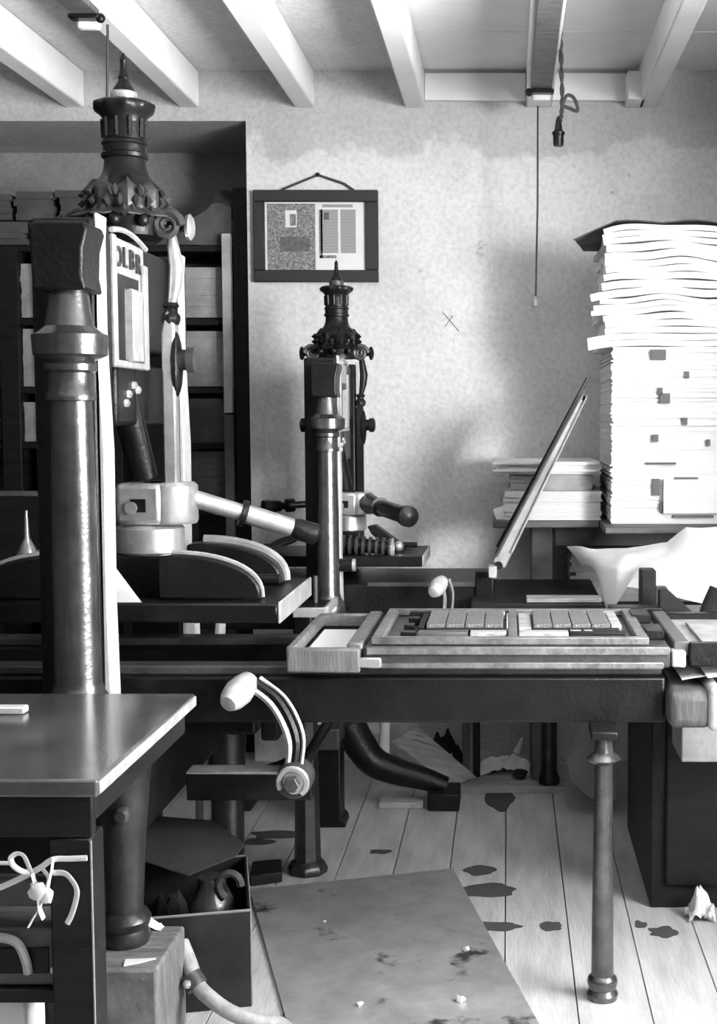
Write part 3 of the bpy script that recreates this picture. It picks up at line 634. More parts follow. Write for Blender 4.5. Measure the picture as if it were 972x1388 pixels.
# ------------------------------------------------------------------ foreground table
TX, TY0, TY1, TZ = -.578, 1.80, 2.375, .722
t = thing('imposing_table', (-1.0, 2.08, 0), 'dark table with polished slab top tied with white tape, in front of the tall press', 'table')
MB().box(-1.6, TX, TY0, TY1, TZ-.026, TZ).build('slab_top', slab_m, t, .004, 2)
MB().box(TX-.001, TX+.003, TY0+.004, TY1-.004, TZ-.022, TZ-.004).build('slab_edge', castm, t, .001, 1)
MB().box(-1.59, TX-.012, TY0+.012, TY0+.03, .635, TZ-.026).build('apron', dwood, t, .003)
MB().box(TX-.03, TX-.012, TY0+.03, TY1-.03, .655, TZ-.026).build('side_rail', dwood, t, .003)
for x0, y0 in ((TX-.075, TY0+.012), (-1.02, TY1-.075), (-1.58, TY0+.012), (-1.58, TY1-.075)):
    lg = MB().box(x0, x0+.06, y0, y0+.06, 0, .634).build('leg', dwood, t, .003, 1)
    if x0 > -.9 and y0 < 2: MB().box(x0+.0588, x0+.0608, y0-.0008, y0+.003, .02, .63).build('worn_edge', mat('rubbed_edge', .28, .6), lg)
MB().box(-1.57, -.652, TY0+.03, 1.94, .385, .405).build('shelf', dwood, t, .002, 1)
MB().box(-1.57, -.652, TY0+.05, TY0+.08, .52, .56).build('rail', mwood, t, .003, 1)
MB().box(-1.57, -.66, 1.94, 1.955, .1, .64).build('back_panel', dwood, t)
MB().box(-1.57, -.652, TY0+.03, 1.94, .25, .269).build('shelf', dwood, t, .002, 1)
o = MB().box(-1.0, at(32, 967, 2.2).x, 2.20, 2.225, TZ+.001, TZ+.013).build('wooden_strip', mat('bare_stick', .6, .6, 0, .15, 9), None, .002, 1); tag(o, 'pale wooden strip lying on the polished table top', 'strip')
# block with hand slot inside the table, white packet below
o = thing('wooden_case', (-.75, 1.87, .405), 'worn grey wooden case with a scooped finger pull on the table shelf', 'case')
c0, c1 = at(-40, 1345, 1.84), at(78, 1258, 1.84)
MB().box(c0.x, c1.x, 1.84, 1.935, .406, c1.z).build('body', mwood, o, .004)
pp = bez([at(-30, 1268, 1.835), at(8, 1272, 1.83), at(25, 1280, 1.83), at(35, 1302, 1.83), at(38, 1318, 1.835)], 8)
MB().tube(pp, .007, 8).build('finger_pull', lwood, o)
MB().box(at(-40, 0, 1.839).x, at(32, 0, 1.839).x, 1.836, 1.842, az(1318, 1.84), az(1284, 1.84)).build('slot', iron, o)
MB().box(at(35, 0, 1.836).x, at(53, 0, 1.836).x, 1.833, 1.841, az(1318, 1.836), az(1311, 1.836)).build('catch', paper, o)
o = MB().box(-1.0, at(33, 1370, 1.85).x, 1.85, 1.935, .27, az(1350, 1.85)).build('paper_packet', paper, None, .003); tag(o, 'white paper packet on the lower shelf of the polished table', 'packet')
# white tape tied round the leg, with bow
t = thing('tape_bow', at(70, 1165, 1.805), 'white tape knotted in a bow around the near table leg', 'tape')
yb_ = 1.806
def tp_(pts, r, nm): MB().tube(bez([at(a, b, yb_ - (c if len(q_) > 2 else 0)) for q_ in pts for a, b, c in [(q_ + (0,))[:3]]], 8), r, 8, True, .35).build(nm, twine_m, t)
tp_([(118, 1163), (95, 1164), (72, 1165), (55, 1176), (35, 1187), (0, 1203), (-40, 1216)], .0042, 'band')
tp_([(42, 1182, .01), (30, 1181, .015), (18, 1173, .02), (15, 1163, .02), (23, 1157, .02), (32, 1160, .02), (38, 1172, .015), (43, 1184, .01)], .004, 'loop')
tp_([(72, 1162, .005), (70, 1180, .01), (66, 1196, .012), (62, 1210, .012), (54, 1230, .012), (45, 1245, .012), (39, 1256, .01)], .0045, 'tail')
tp_([(72, 1183, .008), (88, 1184, .012), (98, 1194, .016), (104, 1206, .016), (103, 1220, .014), (97, 1240, .01), (91, 1252, .008)], .0042, 'tail')
tp_([(44, 1184, .01), (48, 1200, .012), (52, 1215, .015), (54, 1232, .012), (59, 1245, .01)], .0058, 'tail')
tp_([(58, 1178, .006), (66, 1190, .006), (64, 1205, .01)], .003, 'strand')
MB().ball(at(52, 1208, yb_-.016), .0135, (1, .6, 1), 12, .5, 3).build('knot', twine_m, t)
MB().ball(at(63, 1214, yb_-.016), .0095, (1, .6, 1.1), 12, .5, 5).build('knot', twine_m, t)
tp_([(0, 1170, 0), (8, 1170, 0), (16, 1170, 0)], .003, 'end')

# ------------------------------------------------------------------ wooden block, tin box, hose
o = MB().box(-1.15, -.655, 2.36, 2.572, 0, BLK).build('wooden_block', mat('scuffed_block', .15, .7, 0, .5, 12, .3, 40, (1, 4, 1)), None, .006); tag(o, 'scuffed pale wooden block carrying the near leg of the tall press', 'block')
o = MB().prism([(-.725, 2.40), (-.668, 2.405), (-.695, 2.385), (-.72, 2.372)], 'xy', BLK+.0005, BLK+.003).build('paper_scrap', paper); tag(o, 'white paper scrap on the wooden block beside the table leg', 'paper')
o = rag('rag', (-.735, 2.552, BLK), .04, .012, .03, cloth_w, 'crumpled pale rag behind the press leg on the wooden block', 'rag', 4)
t = thing('tin_box', (-.66, 2.66, 0), 'open black tin box with rubbed bright rim on the floor beside the wooden block', 'box')
bh = .206; TM = Matrix.Translation((-.538, 2.65, 0)) @ Matrix.Rotation(math.radians(12.8), 4, 'Z')
tin = mat('black_tin', .014, .4, .1, .5, 12, .1, 60); BW, BD = .30, .345
for a in ((-BW, 0, 0, .005), (-BW, 0, BD-.005, BD), (-BW, -BW+.005, 0.005, BD-.005), (-.005, 0, .005, BD-.005)): MB().box(*a, .004, bh, TM).build('side', tin, t)
MB().box(-BW, 0, 0, BD, 0, .004, TM).build('bottom', tin, t)
rim_m = mat('rubbed_rim', .22, .5, .3)
MB().tube([TM @ Vector(q) for q in ((-BW, 0, bh), (0, 0, bh), (0, BD, bh), (-BW, BD, bh), (-BW, 0, bh))], .003, 6).build('rim', rim_m, t)
MB().tube([TM @ Vector((0, 0, .004)), TM @ Vector((0, 0, bh))], .0022, 6).build('corner_seam', rim_m, t)
# dark card laid over the back of the box with a projecting corner
cq = [at(150, 1150, 2.72), at(255, 1185, 2.74), at(318, 1160, 2.85), at(332, 1143, 2.92), at(288, 1112, 3.02), at(200, 1105, 3.02)]
tag(MB().add(cq + [p - Vector((0, 0, .004)) for p in cq], [(0, 1, 2, 3, 4, 5), (11, 10, 9, 8, 7, 6)] + [(i, 6+i, 6+(i+1) % 6, (i+1) % 6) for i in range(6)]).build('dark_card', cloth_d), 'dark creased card with a pointed corner lying over the tin box', 'card')
o = thing('black_jar', (-.64, 2.78, .005), 'round dark jar with a bright worn lip inside the tin box', 'jar')
MB().lathe((-.645, 2.77, .005), [(0, .04), (.01, .05), (.14, .052), (.18, .045), (.21, .03), (.23, .03)], 20).build('body', column_m, o)
MB().tube([(-.60 + .024*math.cos(t_), 2.74, .225 + .028*math.sin(t_)) for t_ in [i*PI/8 for i in range(12)]], .009, 8).build('lip', iron_g, o)
rag('rag', (-.76, 2.86, .004), .05, .08, .2, cloth_d, 'heap of dark inky rags inside the tin box', 'rag', 9)
o = MB().tube(bez([at(246, 1278, 2.595), at(256, 1303, 2.57), at(268, 1335, 2.53), at(285, 1353, 2.5), at(312, 1372, 2.48), at(345, 1384, 2.48), at(385, 1392, 2.50), at(430, 1440, 2.44)], 6), .0155, 12)
t = thing('hose', (-.55, 2.5, 0), 'pale ribbed hose curling down in front of the tin box', 'hose')
o.build('pipe', mat('pale_rubber', .34, .6, 0, .3, 30, .2, 80), t)
MB().tube([at(258, 1322, 2.54), at(268, 1338, 2.53)], .0225, 12).build('clamp', iron_g, t); MB().ball(at(254, 1334, 2.515), .009, n=8).build('clamp_screw', steel, t)
# zinc sheet on the floor with crumbs
zs = MB().prism([(-.673, 3.31), (-.153, 3.47), (.075, 2.50), (-.40, 2.40)], 'xy', .001, .006).build('metal_sheet', sheet_m); tag(zs, 'large stained metal sheet lying askew on the floorboards', 'sheet')
for k, (px, py, r) in enumerate(((440, 1266, .005), (632, 1307, .009), (625, 1380, .011), (488, 1386, .008))):
    d = FPX*(CAMZ-.006)/(py-VPY); c = at(px, py, d); 
    o = MB().ball((c.x, c.y, .006+r*.5), r, (1, .8, .55), 8, .8, k*3.1).build('paper_crumb', paper); tag(o, 'small white paper crumb lying on the stained metal sheet', 'paper', 'paper crumbs on the metal sheet')
o = MB().prism([(-.695, 3.46), (-.62, 3.48), (-.60, 3.375), (-.68, 3.345)], 'xy', .001, .03).build('dark_offcut', dwood, None, .004); tag(o, 'dark wooden offcut between the tin box and the metal sheet', 'offcut')
c = at(948, 1230, 3.15)
rag('crumpled_paper', (c.x, 3.13, 0), .035, .03, .085, paper, 'crumpled paper ball on the floor against the dark cupboard', 'paper', 12)

# ------------------------------------------------------------------ framed print on the wall
a, b = at(346, 383, WY), at(513, 259, WY); i0, i1 = at(361, 367, WY), at(496, 275, WY)
t = thing('framed_print', ((a.x+b.x)/2, WY-.02, a.z), 'black framed double-page print hanging by a cord on the white wall', 'picture')
for r in ((a.x, b.x, a.z, i0.z), (a.x, b.x, i1.z, b.z), (a.x, i0.x, i0.z, i1.z), (i1.x, b.x, i0.z, i1.z)): MB().box(r[0], r[1], WY-.028, WY-.002, r[2], r[3]).build('frame_rail', frame_m, t, .003, 1)
MB().box(i0.x, i1.x, WY-.014, WY-.003, i0.z, i1.z).build('mount', paper, t)
orn = bpy.data.materials.new('ornament_print'); orn.use_nodes = True; N = orn.node_tree.nodes; Lk = orn.node_tree.links
tc = N.new('ShaderNodeTexCoord'); nz = N.new('ShaderNodeTexNoise'); nz.inputs['Scale'].default_value = 75; nz.inputs['Detail'].default_value = 5; nz.inputs['Distortion'].default_value = 2.5
cr = N.new('ShaderNodeValToRGB'); cr.color_ramp.elements[0].position = .42; cr.color_ramp.elements[0].color = (.10, .10, .10, 1); cr.color_ramp.elements[1].position = .66; cr.color_ramp.elements[1].color = (.36, .36, .36, 1)
Lk.new(tc.outputs['Object'], nz.inputs[0]); Lk.new(nz.outputs[0], cr.inputs[0]); Lk.new(cr.outputs[0], N['Principled BSDF'].inputs[0]); N['Principled BSDF'].inputs['Roughness'].default_value = .6
txm = bpy.data.materials.new('text_print'); txm.use_nodes = True; N = txm.node_tree.nodes; Lk = txm.node_tree.links
tc = N.new('ShaderNodeTexCoord'); wv = N.new('ShaderNodeTexWave'); wv.bands_direction = 'Z'; wv.inputs['Scale'].default_value = 60; wv.inputs['Distortion'].default_value = 1.5
cr = N.new('ShaderNodeValToRGB'); cr.color_ramp.elements[0].color = (.12, .12, .12, 1); cr.color_ramp.elements[1].color = (.45, .45, .45, 1)
Lk.new(tc.outputs['Object'], wv.inputs[0]); Lk.new(wv.outputs[0], cr.inputs[0]); Lk.new(cr.outputs[0], N['Principled BSDF'].inputs[0])
def patch(x0, x1, y0, y1, m, nm, d=.0155):
    p, q = at(x0, y1, WY-d), at(x1, y0, WY-d); MB().box(p.x, q.x, WY-d, WY-.013, p.z, q.z).build(nm, m, t)
patch(363, 427, 276, 366, orn, 'ornament_page'); patch(387, 402, 285, 308, paper, 'ornament_window', .0165); patch(393, 401, 290, 306, orn, 'ornament_figure', .0172)
patch(380, 420, 321, 341, mat('print_black', .1, .7, 0, .5, 60), 'ornament_panel', .0165)
patch(435, 458, 284, 343, txm, 'text_column'); patch(462, 482, 284, 343, txm, 'text_column'); patch(439, 446, 288, 298, mat('print_black', .1), 'initial', .0165)
patch(433, 437, 284, 350, orn, 'margin_ornament'); patch(434, 456, 346, 350, orn, 'margin_ornament'); patch(437, 478, 277, 281, txm, 'heading')
ap = at(431, 237, WY-.008)
MB().tube([at(382, 257, WY-.012), ap], .004, 6).build('hanging_cord', cord_m, t); MB().tube([ap, at(467, 249, WY-.012), at(480, 258, WY-.012)], .004, 6).build('hanging_cord', cord_m, t)
MB().ball((ap.x, WY-.012, ap.z), .008, n=8).build('nail', iron, t)
# scratched cross and nail scars on the wall
for p, q in (((601, 424), (622, 449)), ((603, 443), (614, 428))):
    u, v = at(*p, WY-.001), at(*q, WY-.001); MB().tube([u, v], .0018, 5).build('scratch', mat('scratch', .2, .8), wb)

# ------------------------------------------------------------------ paper table on the right
PT = .905
t = thing('paper_table', (.6, 4.2, 0), 'plain table against the wall carrying the tall stack of paper', 'table')
MB().box(.285, 1.2, 3.86, 4.55, PT-.022, PT).build('table_top', mwood, t, .003, 1); MB().box(-.05, .283, 4.075, 4.55, PT-.022, PT).build('table_leaf', mwood, t, .003, 1)
MB().box(.15, 1.16, 4.28, 4.30, PT-.10, PT-.022).build('apron', mwood, t, .003, 1)
for x0, y0 in ((.074, 4.28), (1.1, 3.9), (.074, 4.48), (1.1, 4.48)): MB().box(x0, x0+.07, y0, y0+.07, .0225 if (y0 < 4.3 and x0 < 1) else 0, PT-.022).build('leg', gpaint, t, .003, 1)
MB().box(.15, 1.1, 4.27, 4.5, .60, .62).build('under_shelf', dwood, t, .002, 1)
def stack(name, x0, x1, y0, y1, z0, z1, n, jit, m, label, cat, group=None, sag=0.0):
    mb = MB(); th = (z1-z0)/n
    for i in range(n):
        dx, dy, a_ = random.gauss(0, jit), random.gauss(0, jit), random.gauss(0, jit*.5)
        cx, cy = (x0+x1)/2+dx, (y0+y1)/2+dy
        M = Matrix.Translation((cx, cy, z0+th*i)) @ Matrix.Rotation(a_, 4, 'Z')
        mb.box(-(x1-x0)/2, (x1-x0)/2, -(y1-y0)/2, (y1-y0)/2, 0, th*.985, M)
    o = mb.build(name, m, None, flat=True)
    return tag(o, label, cat, group)
# main stack: even lower part of many sheets, then uneven folded bundles
ZS = az(470, 3.95)
ms = stack('paper_stack', .31, .80, 3.95, 4.45, PT+.001, ZS, 95, .0022, paper_e, 'tall even lower part of the white paper stack on the table', 'paper stack')
for (px, py, w_, h_) in ((892, 481, .045, .03), (901, 540, .03, .03), (895, 530, .012, .02), (931, 508, .012, .02), (928, 571, .014, .022), (888, 594, .018, .022), (896, 628, .09, .006), (930, 648, .07, .006), (889, 660, .02, .05), (908, 687, .06, .03), (960, 600, .01, .02), (940, 700, .12, .008)):
    c = at(px, py, 3.948); MB().box(c.x-w_/2, c.x+w_/2, 3.936, 3.96, c.z-h_/2, c.z+h_/2, Matrix.Identity(4)).build('marker_slip', mark_m, ms)
MB().box(at(905, 0, 3.93).x, .8, 3.925, 4.0, az(696, 3.93), az(650, 3.93)).build('jutting_quire', paper_e, ms, .001, 1)
def sag(u, v, z):
    h = max(0, (z-ZS)/.45)
    return z + h*(.03*u + .016*math.sin(u*5+.6)*math.cos(v*2.5) - .012) + min(1, h*4)*.007*math.sin(u*13 + z*16)*(1-v)*math.sin(z*23)
def quire(z0, z1, x0, sd, lift, label, m=paper, corner=1.0):
    """soft folded bundle, its front left corner drooping out past the pile"""
    mb = MB(); nl = max(2, int((z1-z0)/.016)); sp_ = (z1-z0)/nl
    for i in range(nl):
        zz = z0 + sp_*(i+1)
        def fn(u, v, zz=zz, i=i):
            x = x0 + (.82-x0)*u + .016*noise.noise(Vector((i*.7+sd, v*2, 1))); y = 3.945 + .5*v + .014*noise.noise(Vector((i*.9+sd, u*3, sd)))
            z = sag(u, v, zz)
            if u < .12 and v < .45:
                e = (1-u/.12)*(1-v/.45); k_ = .45+.55*noise.noise(Vector((i*1.7, sd, 2)))
                x -= .075*corner*e*k_; y -= .012*e*corner; z -= lift*e*e*k_
            return (x, y, z)
        mb.surf(fn, 24, 10, sp_*.95)
    return tag(mb.build('paper_bundle', m), label, 'paper')
zz = [az(p, 3.93) for p in (470, 452, 425, 402, 380, 352, 330, 306)]
names = ['folded paper bundle lowest of the sagging layers on the tall stack', 'folded paper bundle second of the sagging layers on the tall stack', 'folded paper bundle with a corner jutting toward the pole on the tall stack', 'folded paper bundle with a turned-up lip on the tall stack', 'smooth thick paper bundle near the top of the tall stack', 'paper bundle just below the topmost on the tall stack', 'topmost loose paper bundle on the tall stack']
lft = [.03, .015, .03, .03, .012, .01, .015]; xo = [.285, .30, .285, .30, .30, .30, .295]
for k in range(7):
    quire(zz[k]+.002, zz[k+1], xo[k], k*2.3, lft[k], names[k], paper, 1.5 if k in (0, 2, 3) else .4)
# dark covering sheet on top
def top(u, v):
    x = .25 + .61*u; y = 3.93 + .5*v; z = sag(u, v, zz[7]) + .006 + .012*abs(noise.noise(Vector((u*3, v*3, 4))))
    if u < .1: z -= (.1-u)*.45*(1-v); x -= (.1-u)*.6*(1-v)*(v<.9)
    if u > .9: z += (u-.9)*.4
    return (x, y, z)
tag(MB().surf(top, 18, 8, .003).build('cover_sheet', dpaper), 'dark wrapping sheet covering the top of the tall paper stack', 'paper')
# smaller pile left of it
stack('paper_pile', at(683, 0, 4.09).x, at(820, 0, 4.09).x-.005, 4.09, 4.5, PT+.001, az(666, 4.09), 14, .003, paper_e, 'white paper pile on the table behind the raised tympan, lowest layer', 'paper')
stack('paper_pile', at(690, 0, 4.09).x, at(805, 0, 4.09).x, 4.1, 4.5, az(666, 4.09)+.001, az(643, 4.09), 8, .004, gpaper, 'grey paper pile between the white layers behind the raised tympan', 'paper')
stack('paper_pile', at(670, 0, 4.09).x, at(818, 0, 4.09).x, 4.08, 4.5, az(643, 4.09)+.001, az(626, 4.09), 5, .006, paper, 'white overhanging paper layer on top of the small pile', 'paper')
def flap(u, v): return Vector(at(668, 690, 4.08)).lerp(at(690, 684, 4.08), u).lerp(Vector(at(672, 704, 4.08)).lerp(at(690, 706, 4.08), u), v) + Vector((0, .03*u, 0))
tag(MB().surf(flap, 4, 4, .002).build('paper_corner', paper), 'curled white paper corner poking left out of the small pile', 'paper')
# papers under the table
stack('paper_pile', at(775, 0, 4.3).x, .75, 4.29, 4.48, .621, az(745, 4.3), 16, .008, gpaper, 'loose grey paper pile on the shelf under the paper table', 'paper')
# draped sheet with hanging corner
D0 = 3.80
rows = [[(768, 741, 4.0), (800, 744, 3.9), (850, 744, 3.82), (905, 737, 3.75), (930, 717, 3.72), (990, 715, 3.72)],
        [(778, 752, 3.97), (806, 757, 3.85), (850, 750, 3.76), (905, 745, 3.7), (935, 733, 3.66), (990, 735, 3.66)],
        [(790, 768, 3.93), (810, 770, 3.82), (840, 768, 3.72), (880, 768, 3.66), (935, 760, 3.6), (990, 765, 3.6)],
        [(806, 766, 3.9), (815, 795, 3.78), (838, 792, 3.7), (866, 775, 3.64), (935, 790, 3.56), (990, 795, 3.56)],
        [(808, 768, 3.88), (822, 824, 3.74), (830, 829, 3.7), (850, 796, 3.66), (935, 815, 3.53), (990, 822, 3.53)]]
G = [[at(*p) for p in r] for r in rows]
def gs(u, v):
    a_ = u*5; b_ = v*4; i_ = min(4, int(a_)); j_ = min(3, int(b_)); fu, fv = a_-i_, b_-j_
    p = G[j_][i_].lerp(G[j_][i_+1], fu).lerp(G[j_+1][i_].lerp(G[j_+1][i_+1], fu), fv)
    return p + Vector((0, .012*noise.noise(p*9), .008*noise.noise(p*12)))
tag(MB().surf(gs, 30, 20, .0015).build('draped_sheet', paper), 'large white paper sheet sliding off the shelf with a hanging pointed corner', 'paper')
tag(stack('paper_pile', .42, .85, 3.62, 3.95, .622+.0, .66, 6, .01, paper_e, '', ''), 'white paper pile on the cupboard beneath the draped sheet', 'paper')
# dark cupboard, block and tools on it
t = thing('cupboard', (.72, 3.55, 0), 'dark low cupboard in shadow at the right beyond the iron post', 'cupboard')
MB().box(.355, 1.2, 3.2, 3.84, 0, .60).build('body', dwood, t, .004); MB().box(.34, 1.22, 3.18, 3.845, .60, .62).build('top', dwood, t, .003)
for x0 in (.39, .78): MB().box(x0, x0+.36, 3.185, 3.2, .06, .55).build('door', dwood, t, .006); MB().ball((x0+.32, 3.178, .33), .012, n=8).build('knob', iron, t)
o = MB().box(.40, .62, 2.98, 3.16, .43, .515).build('wooden_box', lwood, None, .004)
attach(o, R1); o.name = 'end_shelf'
MB().box(.40, .44, 3.0, 3.1, .515, .58).build('end_shelf_bracket', dwood, R1)
def blk(nm, x0, x1, y0, y1, z0, z1, m, label, cat): return tag(MB().box(x0, x1, y0, y1, z0, z1).build(nm, m, None, .004), label, cat)
c = at(878, 820, 3.45)
blk('wooden_block', c.x-.02, c.x+.02, 3.43, 3.5, .621, az(772, 3.45), dwood, 'upright dark wooden block on the cupboard beside the draped sheet', 'block')
blk('ink_tin', at(895, 0, 3.45).x, at(912, 0, 3.45).x, 3.45, 3.49, .621, az(796, 3.45), iron_g, 'small grey tin standing behind the type bed', 'tin')
blk('iron_bar', at(830, 0, 3.3).x, at(905, 0, 3.3).x, 3.28, 3.34, .621, az(822, 3.3), iron, 'dark iron bar lying on the cupboard edge behind the type', 'bar')
o = MB().prism([(at(900, 0, 3.3).x, az(800, 3.3)), (at(910, 0, 3.3).x, az(797, 3.3)), (at(962, 0, 3.3).x, az(842, 3.3)), (at(962, 0, 3.3).x, .621), (at(900, 0, 3.3).x, .621)], 'xz', 3.29, 3.33).build('wedge_board', dwood, None, .003); tag(o, 'dark sloping wedge board on the cupboard beyond the tympan', 'board')
o = MB().tube(bez([at(977, 800, 3.3), at(966, 825, 3.3), at(962, 845, 3.3), at(968, 862, 3.3)], 6), .03, 12).build('ink_ball', cloth_d); tag(o, 'dark rounded leather ink ball at the frame edge on the cupboard', 'ink ball')

# ------------------------------------------------------------------ under and behind the press
A_, B_, C_, D_ = at(528, 1014, 4.34), at(563, 992, 4.44), at(643, 1062, 4.28), at(610, 1074, 4.2)
o = MB().surf(lambda u, v: A_.lerp(B_, u).lerp(D_.lerp(C_, u), v), 1, 1, .03).build('leaning_plank', lwood, None, .003, 1); tag(o, 'worn pale plank leaning down behind the foot of the smaller press', 'plank')
o = MB().tube([at(522, 978, 4.35), at(521, 1020, 4.33), at(521, 1036, 4.33)], [.018, .018, .024], 10).build('stick', cloth_w); tag(o, 'short pale wrapped stick upright beside the leaning plank', 'stick')
rag('rag', (at(605, 1010, 4.45).x, 4.5, 0.0), .06, .05, .16, cloth_d, 'dark crumpled rag behind the leaning plank', 'rag', 21)
for k, (px, w_) in enumerate(((632, .012), (646, .012))):
    c = at(px, 1055, 4.32); blk('batten', c.x-w_, c.x+w_, 4.31, 4.335, .0225, .60, mwood if k == 0 else dwood, ['lit narrow batten standing behind the bed of the front press', 'dark narrow batten beside the lit batten under the press'][k], 'batten')
c = at(685, 1045, 4.4)
rag('cloth', (c.x, 4.38, .0225), .085, .05, .075, cloth_w, 'white cloth heap on the pale floor board below the press beds', 'cloth', 31)
o = MB().tube([at(700, 1020, 4.36), at(708, 1000, 4.36)], [.012, .004], 6).build('cloth_peak', cloth_w); tag(o, 'pointed twist of white cloth rising from the cloth heap', 'cloth')
o = MB().ball((at(709, 1035, 4.33).x-.01, 4.285, .022+.02), .026, (1, 1, .66), 10, .4, 2).build('dark_lump', cloth_d); tag(o, 'dark rag lump beside the white cloth heap', 'rag')
poly = [at(768, 1030, 3.98), at(800, 980, 4.0), at(835, 980, 4.0), at(835, 1085, 3.93), at(800, 1082, 3.93), at(775, 1060, 3.95)]
o = MB(); n_ = len(poly); o.add(poly + [p + Vector((0, .006, 0)) for p in poly], [tuple(range(n_)), tuple(range(n_, 2*n_))[::-1]] + [(i, n_+i, n_+(i+1) % n_, (i+1) % n_) for i in range(n_)])
tag(o.build('leaning_board', mat('grey_card', .16, .7, 0, .2, 8)), 'grey card leaning on the table leg behind the round iron post', 'card')
o = MB().tube([at(875, 985, 3.55), at(838, 1105, 3.6)], [.022, .022], 4).build('brace', dwood, R2); o.name = 'bed_brace'; 
bpy.data.objects['bed_brace'].parent = None
tag(o, 'slanting dark wooden prop behind the round iron post', 'prop')
# papers on the rear leg block
pk = at(425, 985, 3.88)
tag(MB().surf(lambda u, v: (pk.x-.045+.085*u, 3.86+.07*v, .306+.004+.055*(1-u)*(u > .05)*v*2*.5+.012*v), 6, 4, .002).build('folded_paper', paper), 'small folded white paper standing on the leg block of the smaller press', 'paper')
# tray bracket and rods left of the rear bed
t = thing('corner_tray', at(430, 800, 3.55), 'open iron corner tray on rods beside the foot of the rear column', 'tray')
p, q = at(400, 787, 3.50), at(455, 775, 3.66)
MB().box(p.x, q.x, 3.46, 3.66, .705, .715).build('plate', iron, t); MB().box(p.x, q.x, 3.454, 3.464, .695, .722).build('edge', castm, t, .002, 1); MB().box(q.x-.006, q.x+.006, 3.46, 3.66, .70, .724).build('edge', castm, t, .002, 1)
MB().cyl((p.x+.03, 3.56, .0), (p.x+.03, 3.56, .705), .007, None, 8).build('rod', iron_g, t)
MB().cyl((p.x+.04, 3.6, .715), (p.x+.04, 3.6, .79), .007, None, 8).build('rod', iron_g, t)
# dark mat slope on the rear bed left of the column
tag(MB().surf(lambda u, v: (at(335+85*u, 0, 3.85).x, 3.85+.25*v, az(748-28*u, 3.85)+.02*noise.noise(Vector((u*4, v*4, 1)))), 10, 8, .006).build('inky_cloth', cloth_d), 'inky cloth spread over the platen left of the rear column', 'cloth')
# white paper cone on the front platen by the cheek
pc = at(160, 815, 2.9)
tag(MB().surf(lambda u, v: (pc.x-.03+.10*u*(1-.55*v), 2.84+.025*v, .8245+.125*v*(1-.5*u)), 8, 8, .002).build('folded_paper', paper), 'curled white paper on the platen against the bright staple face', 'paper')
for k, px in enumerate((267, 295)):
    c = at(px, 880, 3.6); tag(MB().tube([Vector((at(px, 905, 3.6).x, 3.6, 0)), at(px, 905, 3.6), at(px+(4 if k else -2), 845, 3.62)], .012 if k == 0 else .015, 8).build('stick', mat('peeled_stick', .5, .7)), ['slim pale stick standing behind the front press rails', 'thicker pale stick leaning beside the slim one behind the rails'][k], 'stick')

# ------------------------------------------------------------------ recess: rack, bundles, bench
t = thing('paper_rack', (-1.6, 4.9, 0), 'dark open wooden rack filling the recess in the wall', 'rack')
y0, y1 = 4.72, 5.1
for px0, px1, m in ((319, 341, dwood), (306, 318, None), (52, 72, dwood), (2, 28, dwood), (-120, -100, dwood), (150, 165, dwood)):
    a_, b_ = ax(px0, y0), ax(px1, y0)
    if m is None: MB().box(a_, b_, y0-.03, y0, az(560, y0), az(318, y0)).build('lit_batten', lwood, t, .002, 1); MB().box(a_, b_, y0-.03, y0, .02, az(562, y0)).build('batten', mwood, t, .002, 1)  # upper length paler than the lower, light on it put into the wood
    else: MB().box(a_, b_, y0, y1, 0, az(254 if px0 == 319 else 334, y0)).build('post', m, t, .003, 1)
for py in (332, 432, 525, 600, 690, 780):
    z = az(py, y0); MB().box(-2.4, -.95, y0+.01, y1, z-.022, z).build('shelf', dwood, t, .002, 1)
k = 0
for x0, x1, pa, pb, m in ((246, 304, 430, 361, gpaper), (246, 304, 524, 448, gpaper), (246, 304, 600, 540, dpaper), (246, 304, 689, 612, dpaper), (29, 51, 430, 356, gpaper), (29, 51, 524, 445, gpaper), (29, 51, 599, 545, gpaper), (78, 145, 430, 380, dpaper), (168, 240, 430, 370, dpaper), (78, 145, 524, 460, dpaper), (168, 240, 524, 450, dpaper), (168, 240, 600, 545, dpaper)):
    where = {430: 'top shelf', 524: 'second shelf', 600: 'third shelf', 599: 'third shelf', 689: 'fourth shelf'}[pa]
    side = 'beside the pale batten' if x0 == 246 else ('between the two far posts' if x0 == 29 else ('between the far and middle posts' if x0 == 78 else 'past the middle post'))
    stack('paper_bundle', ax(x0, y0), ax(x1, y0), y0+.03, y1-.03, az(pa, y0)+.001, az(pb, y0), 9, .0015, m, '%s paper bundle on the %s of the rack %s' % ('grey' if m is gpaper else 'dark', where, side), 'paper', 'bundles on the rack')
zt = az(332, y0)
for k, (x0, x1, pa, pb) in enumerate(((-60, 40, 331, 299), (48, 80, 331, 301), (86, 124, 331, 297), (-60, 18, 297, 262), (25, 74, 298, 258), (84, 130, 295, 256), (-40, 28, 331, 297))[:6]):
    stack('wrapped_parcel', ax(x0, y0), ax(x1, y0), y0+.02, y1-.02, az(pa, y0)+.001, az(pb, y0), 4, .006, dpaper, 'dark wrapped parcel %s on top of the rack' % ['at the far end, lower row,', 'middle of the lower row', 'nearest the press, lower row,', 'at the far end, upper row,', 'middle of the upper row', 'nearest the press, upper row,'][k], 'parcel', 'parcels on top of the rack')
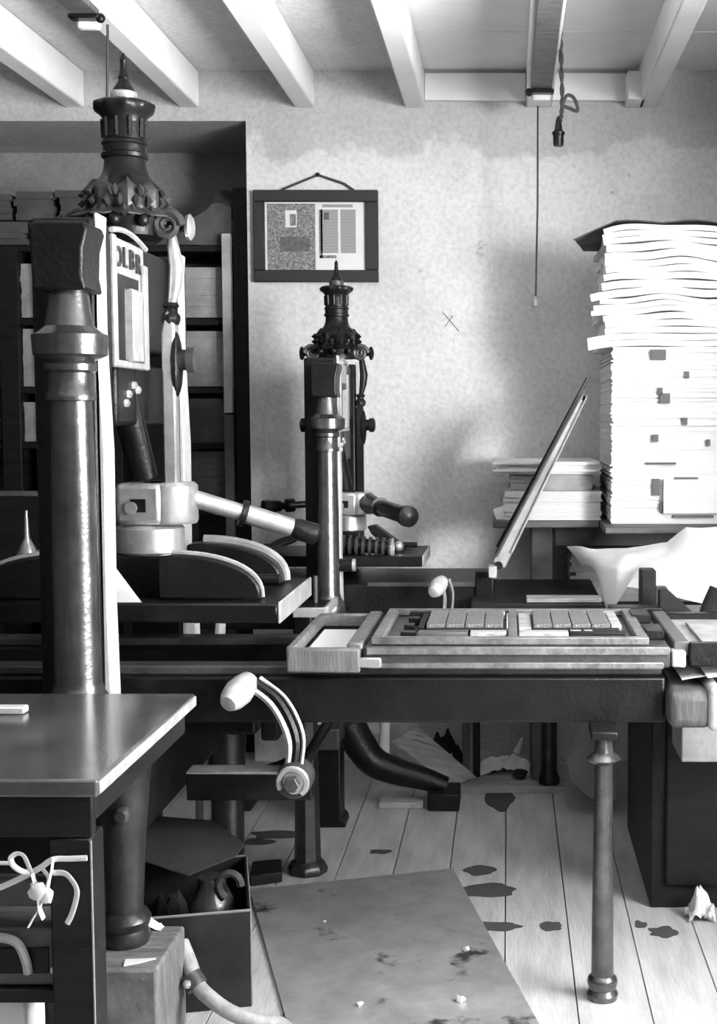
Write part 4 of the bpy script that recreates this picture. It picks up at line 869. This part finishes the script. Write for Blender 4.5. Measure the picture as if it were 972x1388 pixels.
def mound(u, v):
    px = 215 + 102*u; py = 330 - 85*min(1, (u/.75))*(1 if u < .82 else 1-(u-.82)*.6)
    z = az(332, y0) + (az(py, y0)-az(332, y0))*(.35+.65*math.sin(PI*(.15+.7*v))) + .015*noise.noise(Vector((u*4, v*4, 2)))
    return (ax(px, y0), y0+.01+.36*v, max(z, zt+.004))
mm = MB().surf(mound, 20, 12, .004)
def skirt(u, v):
    p = Vector(mound(u, 0)); return (p.x, p.y, zt + .002 + (p.z-zt-.002)*v)
mm.surf(skirt, 20, 4, .004)
tag(mm.build('covered_heap', dpaper), 'dark cloth covered heap sloping up on top of the rack', 'heap')
# bench in the recess side with roller and small lamp
t = thing('side_bench', (-1.5, 3.75, 0), 'dark bench behind the tall press at the left', 'bench')
MB().box(-2.3, -1.12, 3.5, 4.1, .70, .73).build('bench_top', dwood, t, .003, 1)
MB().box(-2.3, -1.125, 3.498, 3.504, .705, .727).build('bench_edge', mwood, t)
for x0, yy in ((-1.2, 3.52), (-2.25, 3.52), (-1.2, 4.02), (-2.25, 4.02)): MB().box(x0, x0+.06, yy, yy+.06, 0, .70).build('leg', dwood, t, .003, 1)
MB().box(-2.3, -1.14, 3.56, 4.05, .28, .30).build('shelf', dwood, t)
MB().box(-2.3, -1.13, 4.05, 4.08, .73, 1.0).build('back_board', dwood, t, .003, 1); MB().box(-2.3, -1.13, 4.045, 4.055, .985, 1.0).build('board_edge', mwood, t)
t = thing('ink_roller', (-1.35, 3.68, .731), 'steel ink roller lying on the bench at the left', 'roller')
MB().cyl((-1.65, 3.66, .765), (-1.30, 3.66, .765), .034, None, 18).build('cylinder', steel, t); MB().cyl((-1.30, 3.66, .765), (-1.22, 3.66, .765), .012, None, 10).build('handle', lwood, t)
t = thing('oil_can', at(38, 752, 3.8), 'small bright oil can with a thin spout on the bench', 'oil can')
c = at(37, 752, 3.8)
MB().lathe((c.x, 3.8, .731), [(0, .03), (.10, .03), (.12, .022), (c.z-.731+.05, .008), (c.z-.731+.13, .004)], 14).build('can', steel, t)
